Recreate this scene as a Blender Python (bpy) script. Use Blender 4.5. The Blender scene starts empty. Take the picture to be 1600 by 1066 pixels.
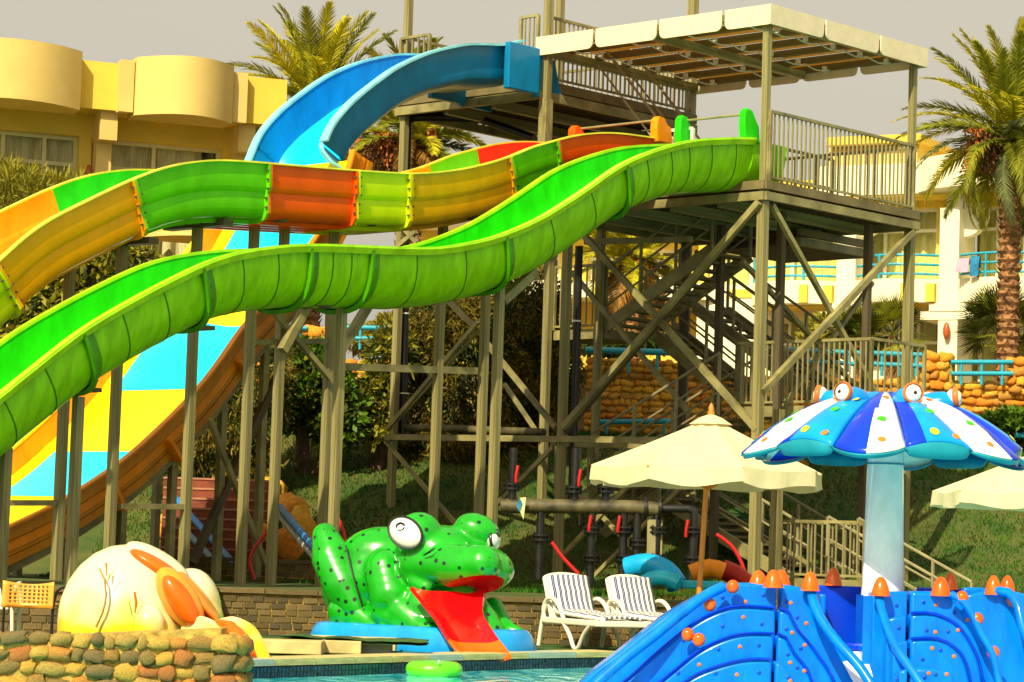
import bpy, bmesh, math, random
from mathutils import Vector, Matrix, noise
from bisect import bisect
R = random.Random(7)
C = bpy.context.scene.collection
rad = math.radians
V3 = Vector

# ---------------------------------------------------------------- camera
CAM = V3((0, 0, 1.05)); FPX = 4170.0; PITCH = math.atan(335 / 4170.0); ROLL = 0.033
r0 = V3((1, 0, 0)); up0 = V3((0, -math.sin(PITCH), math.cos(PITCH))); FW = V3((0, math.cos(PITCH), math.sin(PITCH)))
EX = r0 * math.cos(ROLL) + up0 * math.sin(ROLL)
EY = up0 * math.cos(ROLL) - r0 * math.sin(ROLL)
cd = bpy.data.cameras.new('camera'); cam = bpy.data.objects.new('camera', cd); C.objects.link(cam)
cd.sensor_fit = 'HORIZONTAL'; cd.sensor_width = 36; cd.lens = 36 * FPX / 1600
cd.clip_start = .1; cd.clip_end = 3000
m = Matrix.Identity(4)
for i in range(3):
    m[i][0] = EX[i]; m[i][1] = EY[i]; m[i][2] = -FW[i]; m[i][3] = CAM[i]
cam.matrix_world = m
bpy.context.scene.camera = cam

# ---------------------------------------------------------------- sky, sun, exposure
SUN_AZ = V3((-.40, -.917, 0)).normalized(); SUN_EL = rad(42)
w = bpy.data.worlds.new('World'); bpy.context.scene.world = w; w.use_nodes = True
nt = w.node_tree; nt.nodes.clear()
sky = nt.nodes.new('ShaderNodeTexSky'); sky.sky_type = 'NISHITA'; sky.sun_disc = False
sky.sun_elevation = SUN_EL; sky.sun_rotation = math.atan2(SUN_AZ.x, SUN_AZ.y)
sky.dust_density = 6; sky.air_density = 1.0; sky.ozone_density = 1.0
hsv = nt.nodes.new('ShaderNodeHueSaturation'); hsv.inputs['Saturation'].default_value = .12
nt.links.new(sky.outputs[0], hsv.inputs['Color'])
tint = nt.nodes.new('ShaderNodeMix'); tint.data_type = 'RGBA'; tint.blend_type = 'MULTIPLY'; tint.inputs[0].default_value = 1
tint.inputs[7].default_value = (1.06, .94, .70, 1)
nt.links.new(hsv.outputs[0], tint.inputs[6])
flat = nt.nodes.new('ShaderNodeMix'); flat.data_type = 'RGBA'; flat.inputs[0].default_value = .5   # an even pale haze veils the whole sky
flat.inputs[7].default_value = (6.5, 6.1, 5.15, 1)
nt.links.new(tint.outputs[2], flat.inputs[6])
bg = nt.nodes.new('ShaderNodeBackground'); bg.inputs['Strength'].default_value = .10
wo = nt.nodes.new('ShaderNodeOutputWorld')
nt.links.new(flat.outputs[2], bg.inputs[0]); nt.links.new(bg.outputs[0], wo.inputs[0])
sd = bpy.data.lights.new('sun', 'SUN'); sd.energy = 5.0; sd.angle = rad(.6); sd.color = (1, .88, .60)
so = bpy.data.objects.new('sun', sd); C.objects.link(so)
sdir = SUN_AZ * math.cos(SUN_EL) + V3((0, 0, math.sin(SUN_EL)))
so.rotation_euler = sdir.to_track_quat('Z', 'Y').to_euler()
so.location = sdir * 60
vs = bpy.context.scene.view_settings
bpy.context.scene.display_settings.display_device = 'sRGB'
vs.view_transform = 'Standard'; vs.look = 'None'; vs.exposure = .35; vs.gamma = 1; vs.use_curve_mapping = False
cy = bpy.context.scene.cycles
cy.max_bounces = 6; cy.diffuse_bounces = 3; cy.glossy_bounces = 3; cy.transmission_bounces = 4; cy.transparent_max_bounces = 6

# ---------------------------------------------------------------- pixel rays to points in the place
def ray(px, py): return FW * FPX + EX * (px - 800) - EY * (py - 533)
def at(px, py, Y):
    d = ray(px, py); return CAM + d * ((Y - CAM.y) / d.y)
def onp(px, py, p0, n):
    d = ray(px, py); return CAM + d * ((p0 - CAM).dot(n) / d.dot(n))
def proj(p):
    d = p - CAM; z = d.dot(FW); return 800 + FPX * d.dot(EX) / z, 533 - FPX * d.dot(EY) / z
def gz(px, py, z):
    d = ray(px, py); return CAM + d * ((z - CAM.z) / d.z)

AU = rad(42.5)
u = V3((math.sin(AU), math.cos(AU), 0)); v = V3((-math.cos(AU), math.sin(AU), 0)); h = -u; ZU = V3((0, 0, 1))
C0 = at(1195, 300, 39.0); C0.z = 0
def U(px, py, off=0): return onp(px, py, C0 + u * off, u)      # plane parallel to the tower's left face
def V(px, py, off=0): return onp(px, py, C0 + v * off, v)      # plane parallel to the tower's right face
def smooth01(t): t = min(1, max(0, t)); return t * t * (3 - 2 * t)
def wallY(x): return 29.2 if x < -3.45 else 32.2
def ground(x, y):
    if y < wallY(x): return 0.0
    if y < 49.31: return .55 + 2.75 * smooth01((y - 40.3) / 8.4) + .04 * noise.noise(V3((x * .5, y * .5, 0)))
    return 4.5

# ---------------------------------------------------------------- materials
def pm(name, col, rough=.5, var=.12, scale=6, bump=0.0, bscale=40, metal=0, coat=0, spec=.5, col2=None, trans=0, rvar=0, streak=None):
    mt = bpy.data.materials.new(name); mt.use_nodes = True
    n = mt.node_tree.nodes; l = mt.node_tree.links; b = n['Principled BSDF']
    tc = n.new('ShaderNodeTexCoord'); nz = n.new('ShaderNodeTexNoise'); nz.inputs['Scale'].default_value = scale; nz.inputs['Detail'].default_value = 5
    nz.inputs['Roughness'].default_value = .6
    if streak:
        mp = n.new('ShaderNodeMapping'); mp.inputs['Scale'].default_value = streak
        l.new(tc.outputs['Object'], mp.inputs[0]); l.new(mp.outputs[0], nz.inputs[0])
    else: l.new(tc.outputs['Object'], nz.inputs[0])
    cr = n.new('ShaderNodeValToRGB')
    c2 = col2 or tuple(max(0, x * (1 - 2 * var)) for x in col); c1 = col if col2 else tuple(min(1, x * (1 + var)) for x in col)
    cr.color_ramp.elements[0].position = .33; cr.color_ramp.elements[0].color = (*c2, 1)
    cr.color_ramp.elements[1].position = .66; cr.color_ramp.elements[1].color = (*c1, 1)
    l.new(nz.outputs[0], cr.inputs[0]); l.new(cr.outputs[0], b.inputs['Base Color'])
    b.inputs['Roughness'].default_value = rough; b.inputs['Metallic'].default_value = metal
    b.inputs['Coat Weight'].default_value = coat; b.inputs['Coat Roughness'].default_value = .06
    b.inputs['Specular IOR Level'].default_value = spec
    if rvar:
        mr = n.new('ShaderNodeMapRange'); mr.inputs[3].default_value = rough - rvar; mr.inputs[4].default_value = rough + rvar
        l.new(nz.outputs[0], mr.inputs[0]); l.new(mr.outputs[0], b.inputs['Roughness'])
    if bump:
        n2 = n.new('ShaderNodeTexNoise'); n2.inputs['Scale'].default_value = bscale; n2.inputs['Detail'].default_value = 6
        l.new(tc.outputs['Object'], n2.inputs[0])
        bp = n.new('ShaderNodeBump'); bp.inputs['Strength'].default_value = bump; bp.inputs['Distance'].default_value = .02
        l.new(n2.outputs[0], bp.inputs['Height']); l.new(bp.outputs[0], b.inputs['Normal'])
    if trans:
        b.inputs['Subsurface Weight'].default_value = 0
        t = n.new('ShaderNodeBsdfTranslucent'); l.new(cr.outputs[0], t.inputs[0])
        mx = n.new('ShaderNodeMixShader'); mx.inputs[0].default_value = trans
        l.new(b.outputs[0], mx.inputs[1]); l.new(t.outputs[0], mx.inputs[2]); l.new(mx.outputs[0], n['Material Output'].inputs[0])
    return mt
def grp(name, *cols, **k): return [pm(f'{name}_{i}', c, **k) for i, c in enumerate(cols)]
M = {}
def fg(name, c, **k):      # gel-coated fibreglass
    k.setdefault('rough', .32); k.setdefault('var', .11); k.setdefault('scale', 2.2); k.setdefault('streak', (1.6, 1.6, .7)); k.setdefault('coat', .06); k.setdefault('spec', .22)
    M[name] = pm(name, c, **k); return M[name]
fg('green_in', (.018, .62, .004)); fg('green_out', (.27, .70, .001), var=.12, scale=3.5, streak=(2, 2, .6)); fg('green_lip', (.42, .82, .015))
fg('green_seam', (.05, .20, .005)); fg('green_flange', (.07, .33, .002)); fg('o_green', (.13, .58, .003), var=.08); fg('o_orange', (.92, .36, .003), var=.06)
fg('o_red', (.96, .10, .003), var=.05); fg('o_lime', (.62, .72, .006), var=.05); fg('o_tan', (.80, .38, .006), var=.07)
fg('red_in', (.95, .03, .004)); fg('orange_in', (1, .33, .003)); fg('lip_yellow', (.85, .76, .06))
fg('blue_out', (.003, .19, .42)); fg('blue_in', (.002, .22, .66)); fg('blue_floor', (.005, .58, .95)); fg('blue_lip', (.22, .66, .78))
fg('ramp_yellow', (1, .70, .004), coat=.1); fg('ramp_orange', (.90, .28, .004)); fg('ramp_cyan', (.004, .62, .93), coat=.1); fg('ramp_side', (.58, .22, .006), var=.12)
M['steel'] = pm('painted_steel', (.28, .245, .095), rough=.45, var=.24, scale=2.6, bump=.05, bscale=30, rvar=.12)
M['steel_brown'] = pm('brown_steel', (.18, .14, .055), rough=.6, var=.15, scale=3)
M['steel_lite'] = pm('galvanised_steel', (.32, .28, .13), rough=.42, var=.12, scale=4, metal=.2)
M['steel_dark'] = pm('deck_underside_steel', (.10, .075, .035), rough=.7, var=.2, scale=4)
M['cloth_white'] = pm('canopy_sheet', (.86, .74, .50), rough=.6, var=.04, trans=.12)
M['roof_tan'] = pm('roof_sheet', (.76, .52, .15), rough=.6, var=.06, trans=.4)
M['rail_grey'] = pm('rail_steel', (.30, .265, .14), rough=.45, var=.12, scale=4)
M['white_metal'] = pm('white_enamel', (.75, .72, .62), rough=.4, var=.04)
M['pipe'] = pm('black_pipe', (.012, .011, .010), rough=.35, var=.3, scale=5)
M['pipe_dust'] = pm('dusty_pipe', (.10, .085, .03), rough=.6, var=.4, scale=5)
M['red'] = pm('red_plastic', (.55, .012, .012), rough=.4, var=.08)

# ---------------------------------------------------------------- mesh builder
class MB:
    def __init__(s): s.v = []; s.f = []; s.mi = []
    def add(s, vs, fs, mi=0):
        o = len(s.v); s.v += [tuple(p) for p in vs]; s.f += [tuple(i + o for i in f) for f in fs]; s.mi += [mi] * len(fs); return s
    def box(s, c, sx, sy, sz, ax=None, mi=0):
        ax = ax or (V3((1, 0, 0)), V3((0, 1, 0)), V3((0, 0, 1))); c = V3(c)
        vs = [c + ax[0] * (sx / 2 * a) + ax[1] * (sy / 2 * b) + ax[2] * (sz / 2 * d) for a in (-1, 1) for b in (-1, 1) for d in (-1, 1)]
        return s.add(vs, [(0, 1, 3, 2), (4, 6, 7, 5), (0, 4, 5, 1), (2, 3, 7, 6), (0, 2, 6, 4), (1, 5, 7, 3)], mi)
    def beam(s, a, b, w, t, up=ZU, mi=0):
        a = V3(a); b = V3(b); d = (b - a); L = d.length; d.normalize()
        x = d.cross(up)
        if x.length < 1e-3: x = d.cross(u)
        x.normalize(); y = x.cross(d)
        return s.box((a + b) / 2, L, w, t, (d, x, y), mi)
    def tube(s, pts, r, n=8, cap=True, mi=0):
        pts = [V3(p) for p in pts]; rs = r if isinstance(r, (list, tuple)) else [r] * len(pts)
        vs = []; px = None
        for i, p in enumerate(pts):
            t = (pts[min(i + 1, len(pts) - 1)] - pts[max(i - 1, 0)]).normalized()
            if px is None: x = t.orthogonal().normalized()
            else:
                x = px - t * px.dot(t); x = x.normalized() if x.length > 1e-4 else t.orthogonal().normalized()
            px = x; y = t.cross(x)
            vs += [p + (x * math.cos(2 * math.pi * k / n) + y * math.sin(2 * math.pi * k / n)) * rs[i] for k in range(n)]
        fs = [(i * n + k, i * n + (k + 1) % n, (i + 1) * n + (k + 1) % n, (i + 1) * n + k) for i in range(len(pts) - 1) for k in range(n)]
        if cap: fs += [tuple(range(n))[::-1], tuple((len(pts) - 1) * n + k for k in range(n))]
        return s.add(vs, fs, mi)
    def ell(s, c, rx, ry=None, rz=None, n=14, mi=0, rot=None, top=False):
        ry = rx if ry is None else ry; rz = rx if rz is None else rz; c = V3(c); m_ = n // 2; vs = []; fs = []
        a1 = math.pi / 2 if top else math.pi
        for i in range(m_ + 1):
            a = a1 * i / m_
            for k in range(n):
                b = 2 * math.pi * k / n
                p = V3((rx * math.sin(a) * math.cos(b), ry * math.sin(a) * math.sin(b), rz * math.cos(a)))
                if rot is not None: p = rot @ p
                vs.append(c + p)
        for i in range(m_):
            for k in range(n): fs.append((i * n + k, (i + 1) * n + k, (i + 1) * n + (k + 1) % n, i * n + (k + 1) % n))
        return s.add(vs, fs, mi)
    def loft(s, fr, prof, closed=True, caps=True, mi=0):
        n = len(prof); vs = []
        for (o, L, N) in fr: vs += [o + L * a - N * d for (a, d) in prof]
        K = n if closed else n - 1
        fs = [(i * n + k, (i + 1) * n + k, (i + 1) * n + (k + 1) % n, i * n + (k + 1) % n) for i in range(len(fr) - 1) for k in range(K)]
        if closed and caps:
            # strips across the two ends (the profile is a band: outer path then inner path back)
            for base, flip in ((0, 0), ((len(fr) - 1) * n, 1)):
                for k in range(n // 2 - 1):
                    q = (base + k, base + k + 1, base + n - 2 - k, base + n - 1 - k); fs.append(q if not flip else q[::-1])
        return s.add(vs, fs, mi)
    def lathe(s, c, prof, n=24, mi=0, ax=ZU):
        c = V3(c); q = ZU.rotation_difference(ax); vs = []
        for (r, z) in prof: vs += [c + q @ V3((r * math.cos(2 * math.pi * k / n), r * math.sin(2 * math.pi * k / n), z)) for k in range(n)]
        fs = [(i * n + k, i * n + (k + 1) % n, (i + 1) * n + (k + 1) % n, (i + 1) * n + k) for i in range(len(prof) - 1) for k in range(n)]
        return s.add(vs, fs, mi)
    def prism(s, poly, ext, mi=0):
        n = len(poly); ext = V3(ext); vs = [V3(p) for p in poly] + [V3(p) + ext for p in poly]
        fs = [tuple(range(n))[::-1], tuple(range(n, 2 * n))] + [(k, (k + 1) % n, n + (k + 1) % n, n + k) for k in range(n)]
        return s.add(vs, fs, mi)
    def mesh(s, name, mats=(), origin=V3((0, 0, 0)), smooth=None):
        me = bpy.data.meshes.new(name)
        me.from_pydata([(a - origin.x, b - origin.y, c - origin.z) for a, b, c in s.v], [], s.f)
        for m_ in mats: me.materials.append(m_)
        if len(mats) > 1: me.polygons.foreach_set('material_index', s.mi)
        if smooth is not None:
            bm = bmesh.new(); bm.from_mesh(me); bmesh.ops.remove_doubles(bm, verts=bm.verts, dist=1e-5); bmesh.ops.recalc_face_normals(bm, faces=bm.faces); bm.to_mesh(me); bm.free()
            me.polygons.foreach_set('use_smooth', [True] * len(me.polygons))
            me.set_sharp_from_angle(angle=rad(smooth))
        me.update(); return me
ORG = {}
def tag(o, label=None, cat=None, group=None, kind=None):
    if label: o['label'] = label
    if cat: o['category'] = cat
    if group: o['group'] = group
    if kind: o['kind'] = kind
    return o
def thing(name, label, cat, loc, group=None):
    o = bpy.data.objects.new(name, None); C.objects.link(o); o.location = loc; o.empty_display_size = .2
    ORG[o.name] = V3(loc); return tag(o, label, cat, group)
def part(name, mb, mats, parent, smooth=None, bevel=0, label=None, kind=None):
    mats = mats if isinstance(mats, (list, tuple)) else [mats]; org = ORG[parent.name] if parent else V3((0, 0, 0))
    o = bpy.data.objects.new(name, mb.mesh(name, mats, org, smooth)); C.objects.link(o); o.parent = parent; ORG[o.name] = org
    if bevel:
        md = o.modifiers.new('bevel', 'BEVEL'); md.width = bevel; md.segments = 2; md.limit_method = 'ANGLE'; md.angle_limit = rad(40)
    return tag(o, label, kind=kind)
def solo(name, mb, mats, label, cat, group=None, smooth=None, kind=None, bevel=0):
    mats = mats if isinstance(mats, (list, tuple)) else [mats]
    xs = [p[0] for p in mb.v]; ys = [p[1] for p in mb.v]; zs = [p[2] for p in mb.v]
    org = V3(((min(xs) + max(xs)) / 2, (min(ys) + max(ys)) / 2, min(zs)))
    o = bpy.data.objects.new(name, mb.mesh(name, mats, org, smooth)); C.objects.link(o); o.location = org; ORG[o.name] = org
    if bevel:
        md = o.modifiers.new('bevel', 'BEVEL'); md.width = bevel; md.segments = 2
    return tag(o, label, cat, group, kind)
def piece(name, me, loc, parent, rot=None, scale=None, mat=None):
    o = bpy.data.objects.new(name, me); C.objects.link(o); o.parent = parent
    o.location = V3(loc) - (ORG[parent.name] if parent else V3((0, 0, 0)))
    if rot is not None: o.rotation_euler = rot
    if scale is not None: o.scale = scale
    if mat is not None:
        o.material_slots[0].link = 'OBJECT'; o.material_slots[0].material = mat
    return o
def struct(name, mb, mats, smooth=None):
    return part(name, mb, mats, None, smooth, kind='structure')
unit_box = MB().box((0, 0, 0), 1, 1, 1).mesh('unit_bar', [M['steel']])

# ---------------------------------------------------------------- rim curves
def catmull(P, ds):
    out = []; n = len(P)
    for i in range(n - 1):
        p0, p1, p2, p3 = P[max(i - 1, 0)], P[i], P[i + 1], P[min(i + 2, n - 1)]
        k = max(1, int((p2 - p1).length / ds))
        for j in range(k):
            t = j / k
            out.append(.5 * ((2 * p1) + (p2 - p0) * t + (2 * p0 - 5 * p1 + 4 * p2 - p3) * t * t + (3 * p1 - p0 - 3 * p2 + p3) * t ** 3))
    out.append(P[-1]); return out
def frames(px_pts, off, ds=.1, sm=6):
    P = [V(a, b, off) for a, b in px_pts]; Q = catmull(P, ds)
    for _ in range(sm): Q = [Q[0]] + [(Q[i - 1] + Q[i] * 2 + Q[i + 1]) / 4 for i in range(1, len(Q) - 1)] + [Q[-1]]
    fr = []
    for i, p in enumerate(Q):
        T = (Q[min(i + 1, len(Q) - 1)] - Q[max(i - 1, 0)]).normalized()
        N = T.cross(v); N = N if N.z > 0 else -N
        fr.append((p, v, N.normalized()))
    return fr
def station(fr, px): return min(range(len(fr)), key=lambda i: abs(proj(fr[i][0])[0] - px))
def band(path, th):        # profile band from an outer path (lateral, depth), thickened inwards
    n = len(path); inn = []
    for i, (a, d) in enumerate(path):
        p = path[max(i - 1, 0)]; q = path[min(i + 1, n - 1)]; tx, ty = q[0] - p[0], q[1] - p[1]; L = math.hypot(tx, ty) or 1
        inn.append((a + (ty / L) * th, d - (tx / L) * th))
    return path + inn[::-1]
# ================================================================ GREEN SLIDE
GREEN_NEAR = [(1176, 219), (1150, 218), (1118, 219), (1076, 222), (1033, 233), (994, 247), (960, 264), (921, 292), (879, 320), (836, 346), (794, 364), (760, 376), (690, 389), (633, 390), (577, 388), (493, 385), (436, 387), (380, 395), (352, 401), (310, 417), (253, 445), (197, 475), (124, 519), (56, 572), (0, 617), (-60, 667), (-130, 730)]
GO = .28; GW = 1.22; GD = .74
fr = frames(GREEN_NEAR, GO)
slide = thing('green_slide', 'long wavy bright green open water slide running from the lower deck to the left edge', 'water slide', V(5, 900, GO + .6), None)
def uprof(w, d, grow=0, n=16):
    path = []
    for k in range(n + 1):
        a = math.pi * k / n
        path.append((w / 2 - (w / 2 + grow) * math.copysign(abs(math.cos(a)) ** .75, math.cos(a)), (d + grow) * abs(math.sin(a)) ** .72))
    return path
def flip_path(p): return p
joints = [station(fr, x) for x in (1176, 974, 789, 577, 486, 308, 123, -60, -130)]
gp = band(uprof(GW, GD), -.03)
def two_tone(mb, fr, path, th, n_in=None):
    b = band(path, th); n = len(path)
    o0 = len(mb.f); mb.loft(fr, b, mi=0)
    k = len(b)
    for i in range(len(fr) - 1):
        for j in range(k):
            if j < n - 1: mb.mi[o0 + i * k + j] = 0
            elif j >= n and j < 2 * n - 1: mb.mi[o0 + i * k + j] = 1
            else: mb.mi[o0 + i * k + j] = 2
for i in range(len(joints) - 1):
    a, b = joints[i], joints[i + 1]
    mb = MB(); two_tone(mb, fr[a:b + 1], uprof(GW, GD), .03)
    sec = part('trough_section', mb, [M['green_out'], M['green_in'], M['green_lip']], slide, smooth=50)
    # mould seams round the outside
    k = 6 if b - a > 26 else 3; sm = MB()
    for j in range(1, k):
        q = a + (b - a) * j / k; i0 = int(q); o, L, N = fr[i0]; T = (fr[min(i0 + 1, len(fr) - 1)][0] - o).normalized()
        sm.loft([(o + T * dz, L, N) for dz in (-.009, .009)], band(uprof(GW, GD, .006), .004))
    if k > 1: part('mould_seam', sm, M['green_seam'], sec)
    if i > 0:
        o, L, N = fr[a]; T = (fr[a + 1][0] - fr[a - 1][0]).normalized(); fl = MB()
        st = [(-.17, 0.004), (-.10, .018), (-.03, .045), (-.02, .075), (.02, .075), (.025, .02)]
        prev = None
        ring = []
        for dz, gr in st: ring.append([o + T * dz + L * x - N * y for x, y in uprof(GW, GD, gr)])
        n = len(ring[0]); vs = [p for rr in ring for p in rr]
        fs = [(r_ * n + k2, (r_ + 1) * n + k2, (r_ + 1) * n + k2 + 1, r_ * n + k2 + 1) for r_ in range(len(ring) - 1) for k2 in range(n - 1)]
        fl.add(vs, fs); part('joint_flange', fl, M['green_flange'], slide, smooth=40)
        bo = MB()
        for q in range(1, 14):
            x, y = uprof(GW, GD, .045, 14)[q]; c = o - T * .05 + L * x - N * y; bo.box(c, .035, .02, .02, (T, L, N))
        part('flange_bolts', bo, M['green_seam'], slide, kind='stuff')
LIPF = 1.0
def lip(fr, off_l, wid, th, mat, parent, name='rim_lip', dz=0.0):
    mb = MB(); p = [(off_l, -dz - th), (off_l + wid, -dz - th), (off_l + wid, -dz), (off_l, -dz)]
    n = 4; mb.loft(fr, p, caps=False); mb.f.append((3, 2, 1, 0)); mb.f.append(tuple((len(fr) - 1) * 4 + k for k in range(4))); mb.mi += [0, 0]
    return part(name, mb, mat, parent, smooth=40)
lip(fr, -.08, .11, .03, M['green_lip'], slide); lip(fr, GW - .04, .10, .035, M['green_lip'], slide)
# outward skirt of the near lip
mb = MB(); mb.loft(fr, [(-.09, .0), (-.05, .075), (-.04, .075), (-.07, .0)], caps=False); part('rim_skirt', mb, M['green_lip'], slide, smooth=50)
# starting gate of the green slide (two fins and a bar) and entry tub on the deck
def fin(mb, base, hgt, d, wd=.12, mi=0):
    poly = []
    pts = [(0, 0), (.36, 0), (.33, .25), (.24, hgt * .75), (.16, hgt), (.04, hgt + .02), (-.02, hgt * .9), (-.03, hgt * .5)]
    mb.prism([base + d * a + ZU * b for a, b in pts], v * wd, mi); return mb
g0 = fr[0][0]
for off, in ((-.06,), (GW - .06,)):
    part('gate_fin', fin(MB(), V3((g0.x, g0.y, g0.z - .05)) + v * off - u * .25, .48, u), M['green_in'], slide, bevel=.02)
part('gate_bar', MB().tube([g0 + v * 0 + ZU * .38 - u * .1, g0 + v * GW + ZU * .38 - u * .1], .02), M['steel_lite'], slide)
st_fr = [(g0 + u * t + ZU * 0, v, ZU) for t in (0, .1, .5, .8)]
mb = MB(); two_tone(mb, st_fr, uprof(GW + .1, GD - .05, .03), .03); part('entry_tub', mb, [M['green_out'], M['green_in'], M['green_lip']], slide, smooth=50)

# ================================================================ ORANGE / LIME / RED SLIDE
OR_NEAR = [(1033, 219), (1019, 217), (991, 213), (955, 209), (921, 210), (893, 214), (867, 221), (825, 233), (794, 247), (740, 262), (690, 270), (640, 273), (600, 271), (555, 268), (480, 262), (420, 257), (370, 253), (330, 252), (290, 256), (250, 265), (205, 282), (160, 303), (70, 348), (28, 380), (0, 406), (-50, 452), (-120, 520)]
OO = 1.88; OW = 1.6
fo = frames(OR_NEAR, OO)
slide2 = thing('multicoloured_slide', 'wide open slide in orange, lime, red and green sections passing above the green slide', 'water slide', V(100, 900, OO + .8))
def oprof(w=OW, g=0):
    return [(-g, 0), (-g, .30), (.02 - g, .34), (.05 - g, .37), (.05 - g, .58 + g), (.09 - g * .7, .66 + g), (.18, .70 + g), (w - .18, .70 + g), (w - .09 + g * .7, .66 + g), (w - .05 + g, .58 + g), (w - .05 + g, .37), (w - .02 + g, .34), (w + g, .30), (w + g, 0)]
secs = [(1033, 867, 'o_red', 'red_in', 'reddish orange section under the deck rail'), (867, 798, 'o_green', 'o_green', 'short green section'), (798, 640, 'o_tan', 'orange_in', 'tan orange section'), (640, 555, 'o_lime', 'o_lime', 'short lime yellow section'),
        (555, 420, 'o_red', 'red_in', 'bright red orange section'), (420, 207, 'o_green', 'green_in', 'long green section'), (207, -12, 'o_orange', 'orange_in', 'long amber section'), (-12, -120, 'o_lime', 'o_lime', None)]
for (a_, b_, m0, m1, lb) in secs:
    a, b = station(fo, a_), station(fo, b_)
    mb = MB(); two_tone(mb, fo[a:b + 1], oprof(), .03)
    sec = part('trough_section', mb, [M[m0], M[m1], M['lip_yellow']], slide2, smooth=40, label=lb)
    rb = MB()
    for l0 in (.35, .65, .95, 1.25): rb.loft(fo[a:b + 1], [(l0 - .05, .705), (l0 - .03, .76), (l0 + .03, .76), (l0 + .05, .705)], caps=False)
    part('underside_rib', rb, M[m0], sec, smooth=40)
    for q, s_ in ((a, 1), (b, -1)):
        if (q == a and a_ == 1033) or (q == b and b_ == -120): continue
        o, L, N = fo[q]; T = (fo[min(q + 1, len(fo) - 1)][0] - fo[q - 1][0]).normalized(); fl = MB()
        p = oprof(g=.055); pin = oprof(g=.0); prof = p + pin[::-1]
        fl.loft([(o + T * (s_ * .002), L, N), (o + T * (s_ * .035), L, N)], prof); part('end_flange', fl, M[m0 if m0 != 'o_green' else 'o_green'], sec, smooth=30)
        bo = MB()
        for (x, y) in [(-.04, .08), (-.04, .2), (-.04, .32), (.0, .44), (.0, .56)]: bo.box(o + T * (s_ * .05) + L * x - N * y, .03, .025, .025, (T, L, N))
        part('flange_bolts', bo, M['steel_dark'], sec, kind='stuff')
lip(fo, -.05, .075, .022, M['lip_yellow'], slide2); lip(fo, OW - .03, .07, .022, M['lip_yellow'], slide2)
g0 = fo[0][0]
for off in (-.1, OW - .04):
    part('gate_fin', fin(MB(), g0 + v * off - ZU * .06 - u * (.2 if off < 0 else .2), .38, u, .14), M['ramp_orange'] if off < 0 else M['o_red'], slide2, bevel=.02)
part('gate_bar', MB().tube([g0 + ZU * .30 - u * .05, g0 + v * OW + ZU * .30 - u * .05], .02), M['steel_lite'], slide2)

# ================================================================ BLUE TOP AND YELLOW RAMP
BL_NEAR = [(812, 66), (800, 69), (783, 73), (755, 72), (726, 72), (698, 77), (670, 84), (640, 96), (613, 110), (585, 130), (557, 152), (540, 168), (523, 187), (512, 204), (505, 222)]
BO = 4.62; BW = 1.5
fb = frames(BL_NEAR, BO, .06)
slide3 = thing('blue_and_yellow_slide', 'steep broad slide, blue at the top, then yellow and orange ramp with cyan quads', 'water slide', V(60, 900, 5.4))
bprof = [(-.0, 0), (-.0, .40), (.03, .5), (.12, .56), (.3, .62), (BW - .3, .62), (BW - .12, .56), (BW - .03, .5), (BW, .40), (BW, 0)]
bb = band(bprof, .035); mb = MB(); two_tone(mb, fb, bprof, .035)
# floor faces of the inner skin get the paler blue
k = len(bb); nfb = len(fb) - 1; n = len(bprof)
for i in range(nfb):
    for j in range(n, 2 * n - 1):
        jj = 2 * n - 2 - j
        if 2 <= jj <= 6: mb.mi[i * k + j] = 3
part('upper_trough', mb, [M['blue_out'], M['blue_in'], M['blue_lip'], M['blue_floor']], slide3, smooth=35)
lip(fb, -.11, .16, .035, M['blue_lip'], slide3); lip(fb, BW - .05, .14, .035, M['blue_lip'], slide3)
# the floor and far wall run on below the end of the near wall
fbx = frames([(512, 204), (505, 222), (494, 250), (482, 276), (472, 298)], BO, .08, 3)
mb = MB(); two_tone(mb, fbx[1:], [(.10, .56), (.3, .62), (BW - .3, .62), (BW - .12, .56), (BW - .03, .5), (BW, .40), (BW, 0)], .035)
kx = 14
for i in range(len(fbx) - 2):
    for j in (9, 10, 11, 12): mb.mi[i * kx + j] = 3
part('lower_trough', mb, [M['blue_out'], M['blue_in'], M['blue_lip'], M['blue_floor']], slide3, smooth=35)
lip(fbx[1:], BW - .05, .14, .035, M['blue_lip'], slide3)
# flared outlet wall of the near side
o, L, N = fb[-1]; T = (fb[-1][0] - fb[-3][0]).normalized(); mb = MB(); ring = []
for (dt, dl, dd) in ((0, 0, 0), (.10, -.02, .06), (.2, -.10, .2), (.24, -.20, .42)):
    ring.append([o + T * dt + L * (dl + .0) - N * dd, o + T * dt * .8 + L * (dl + .09) - N * (dd + .06), o + T * dt * .3 + L * (dl * .6 + .10) - N * .66])
vs = [p for r_ in ring for p in r_]; fs = [(i * 3 + j, (i + 1) * 3 + j, (i + 1) * 3 + j + 1, i * 3 + j + 1) for i in range(3) for j in range(2)]
mb.add(vs, fs); q = part('flared_edge', mb, M['blue_lip'], slide3, smooth=60); md = q.modifiers.new('solid', 'SOLIDIFY'); md.thickness = .05
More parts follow.
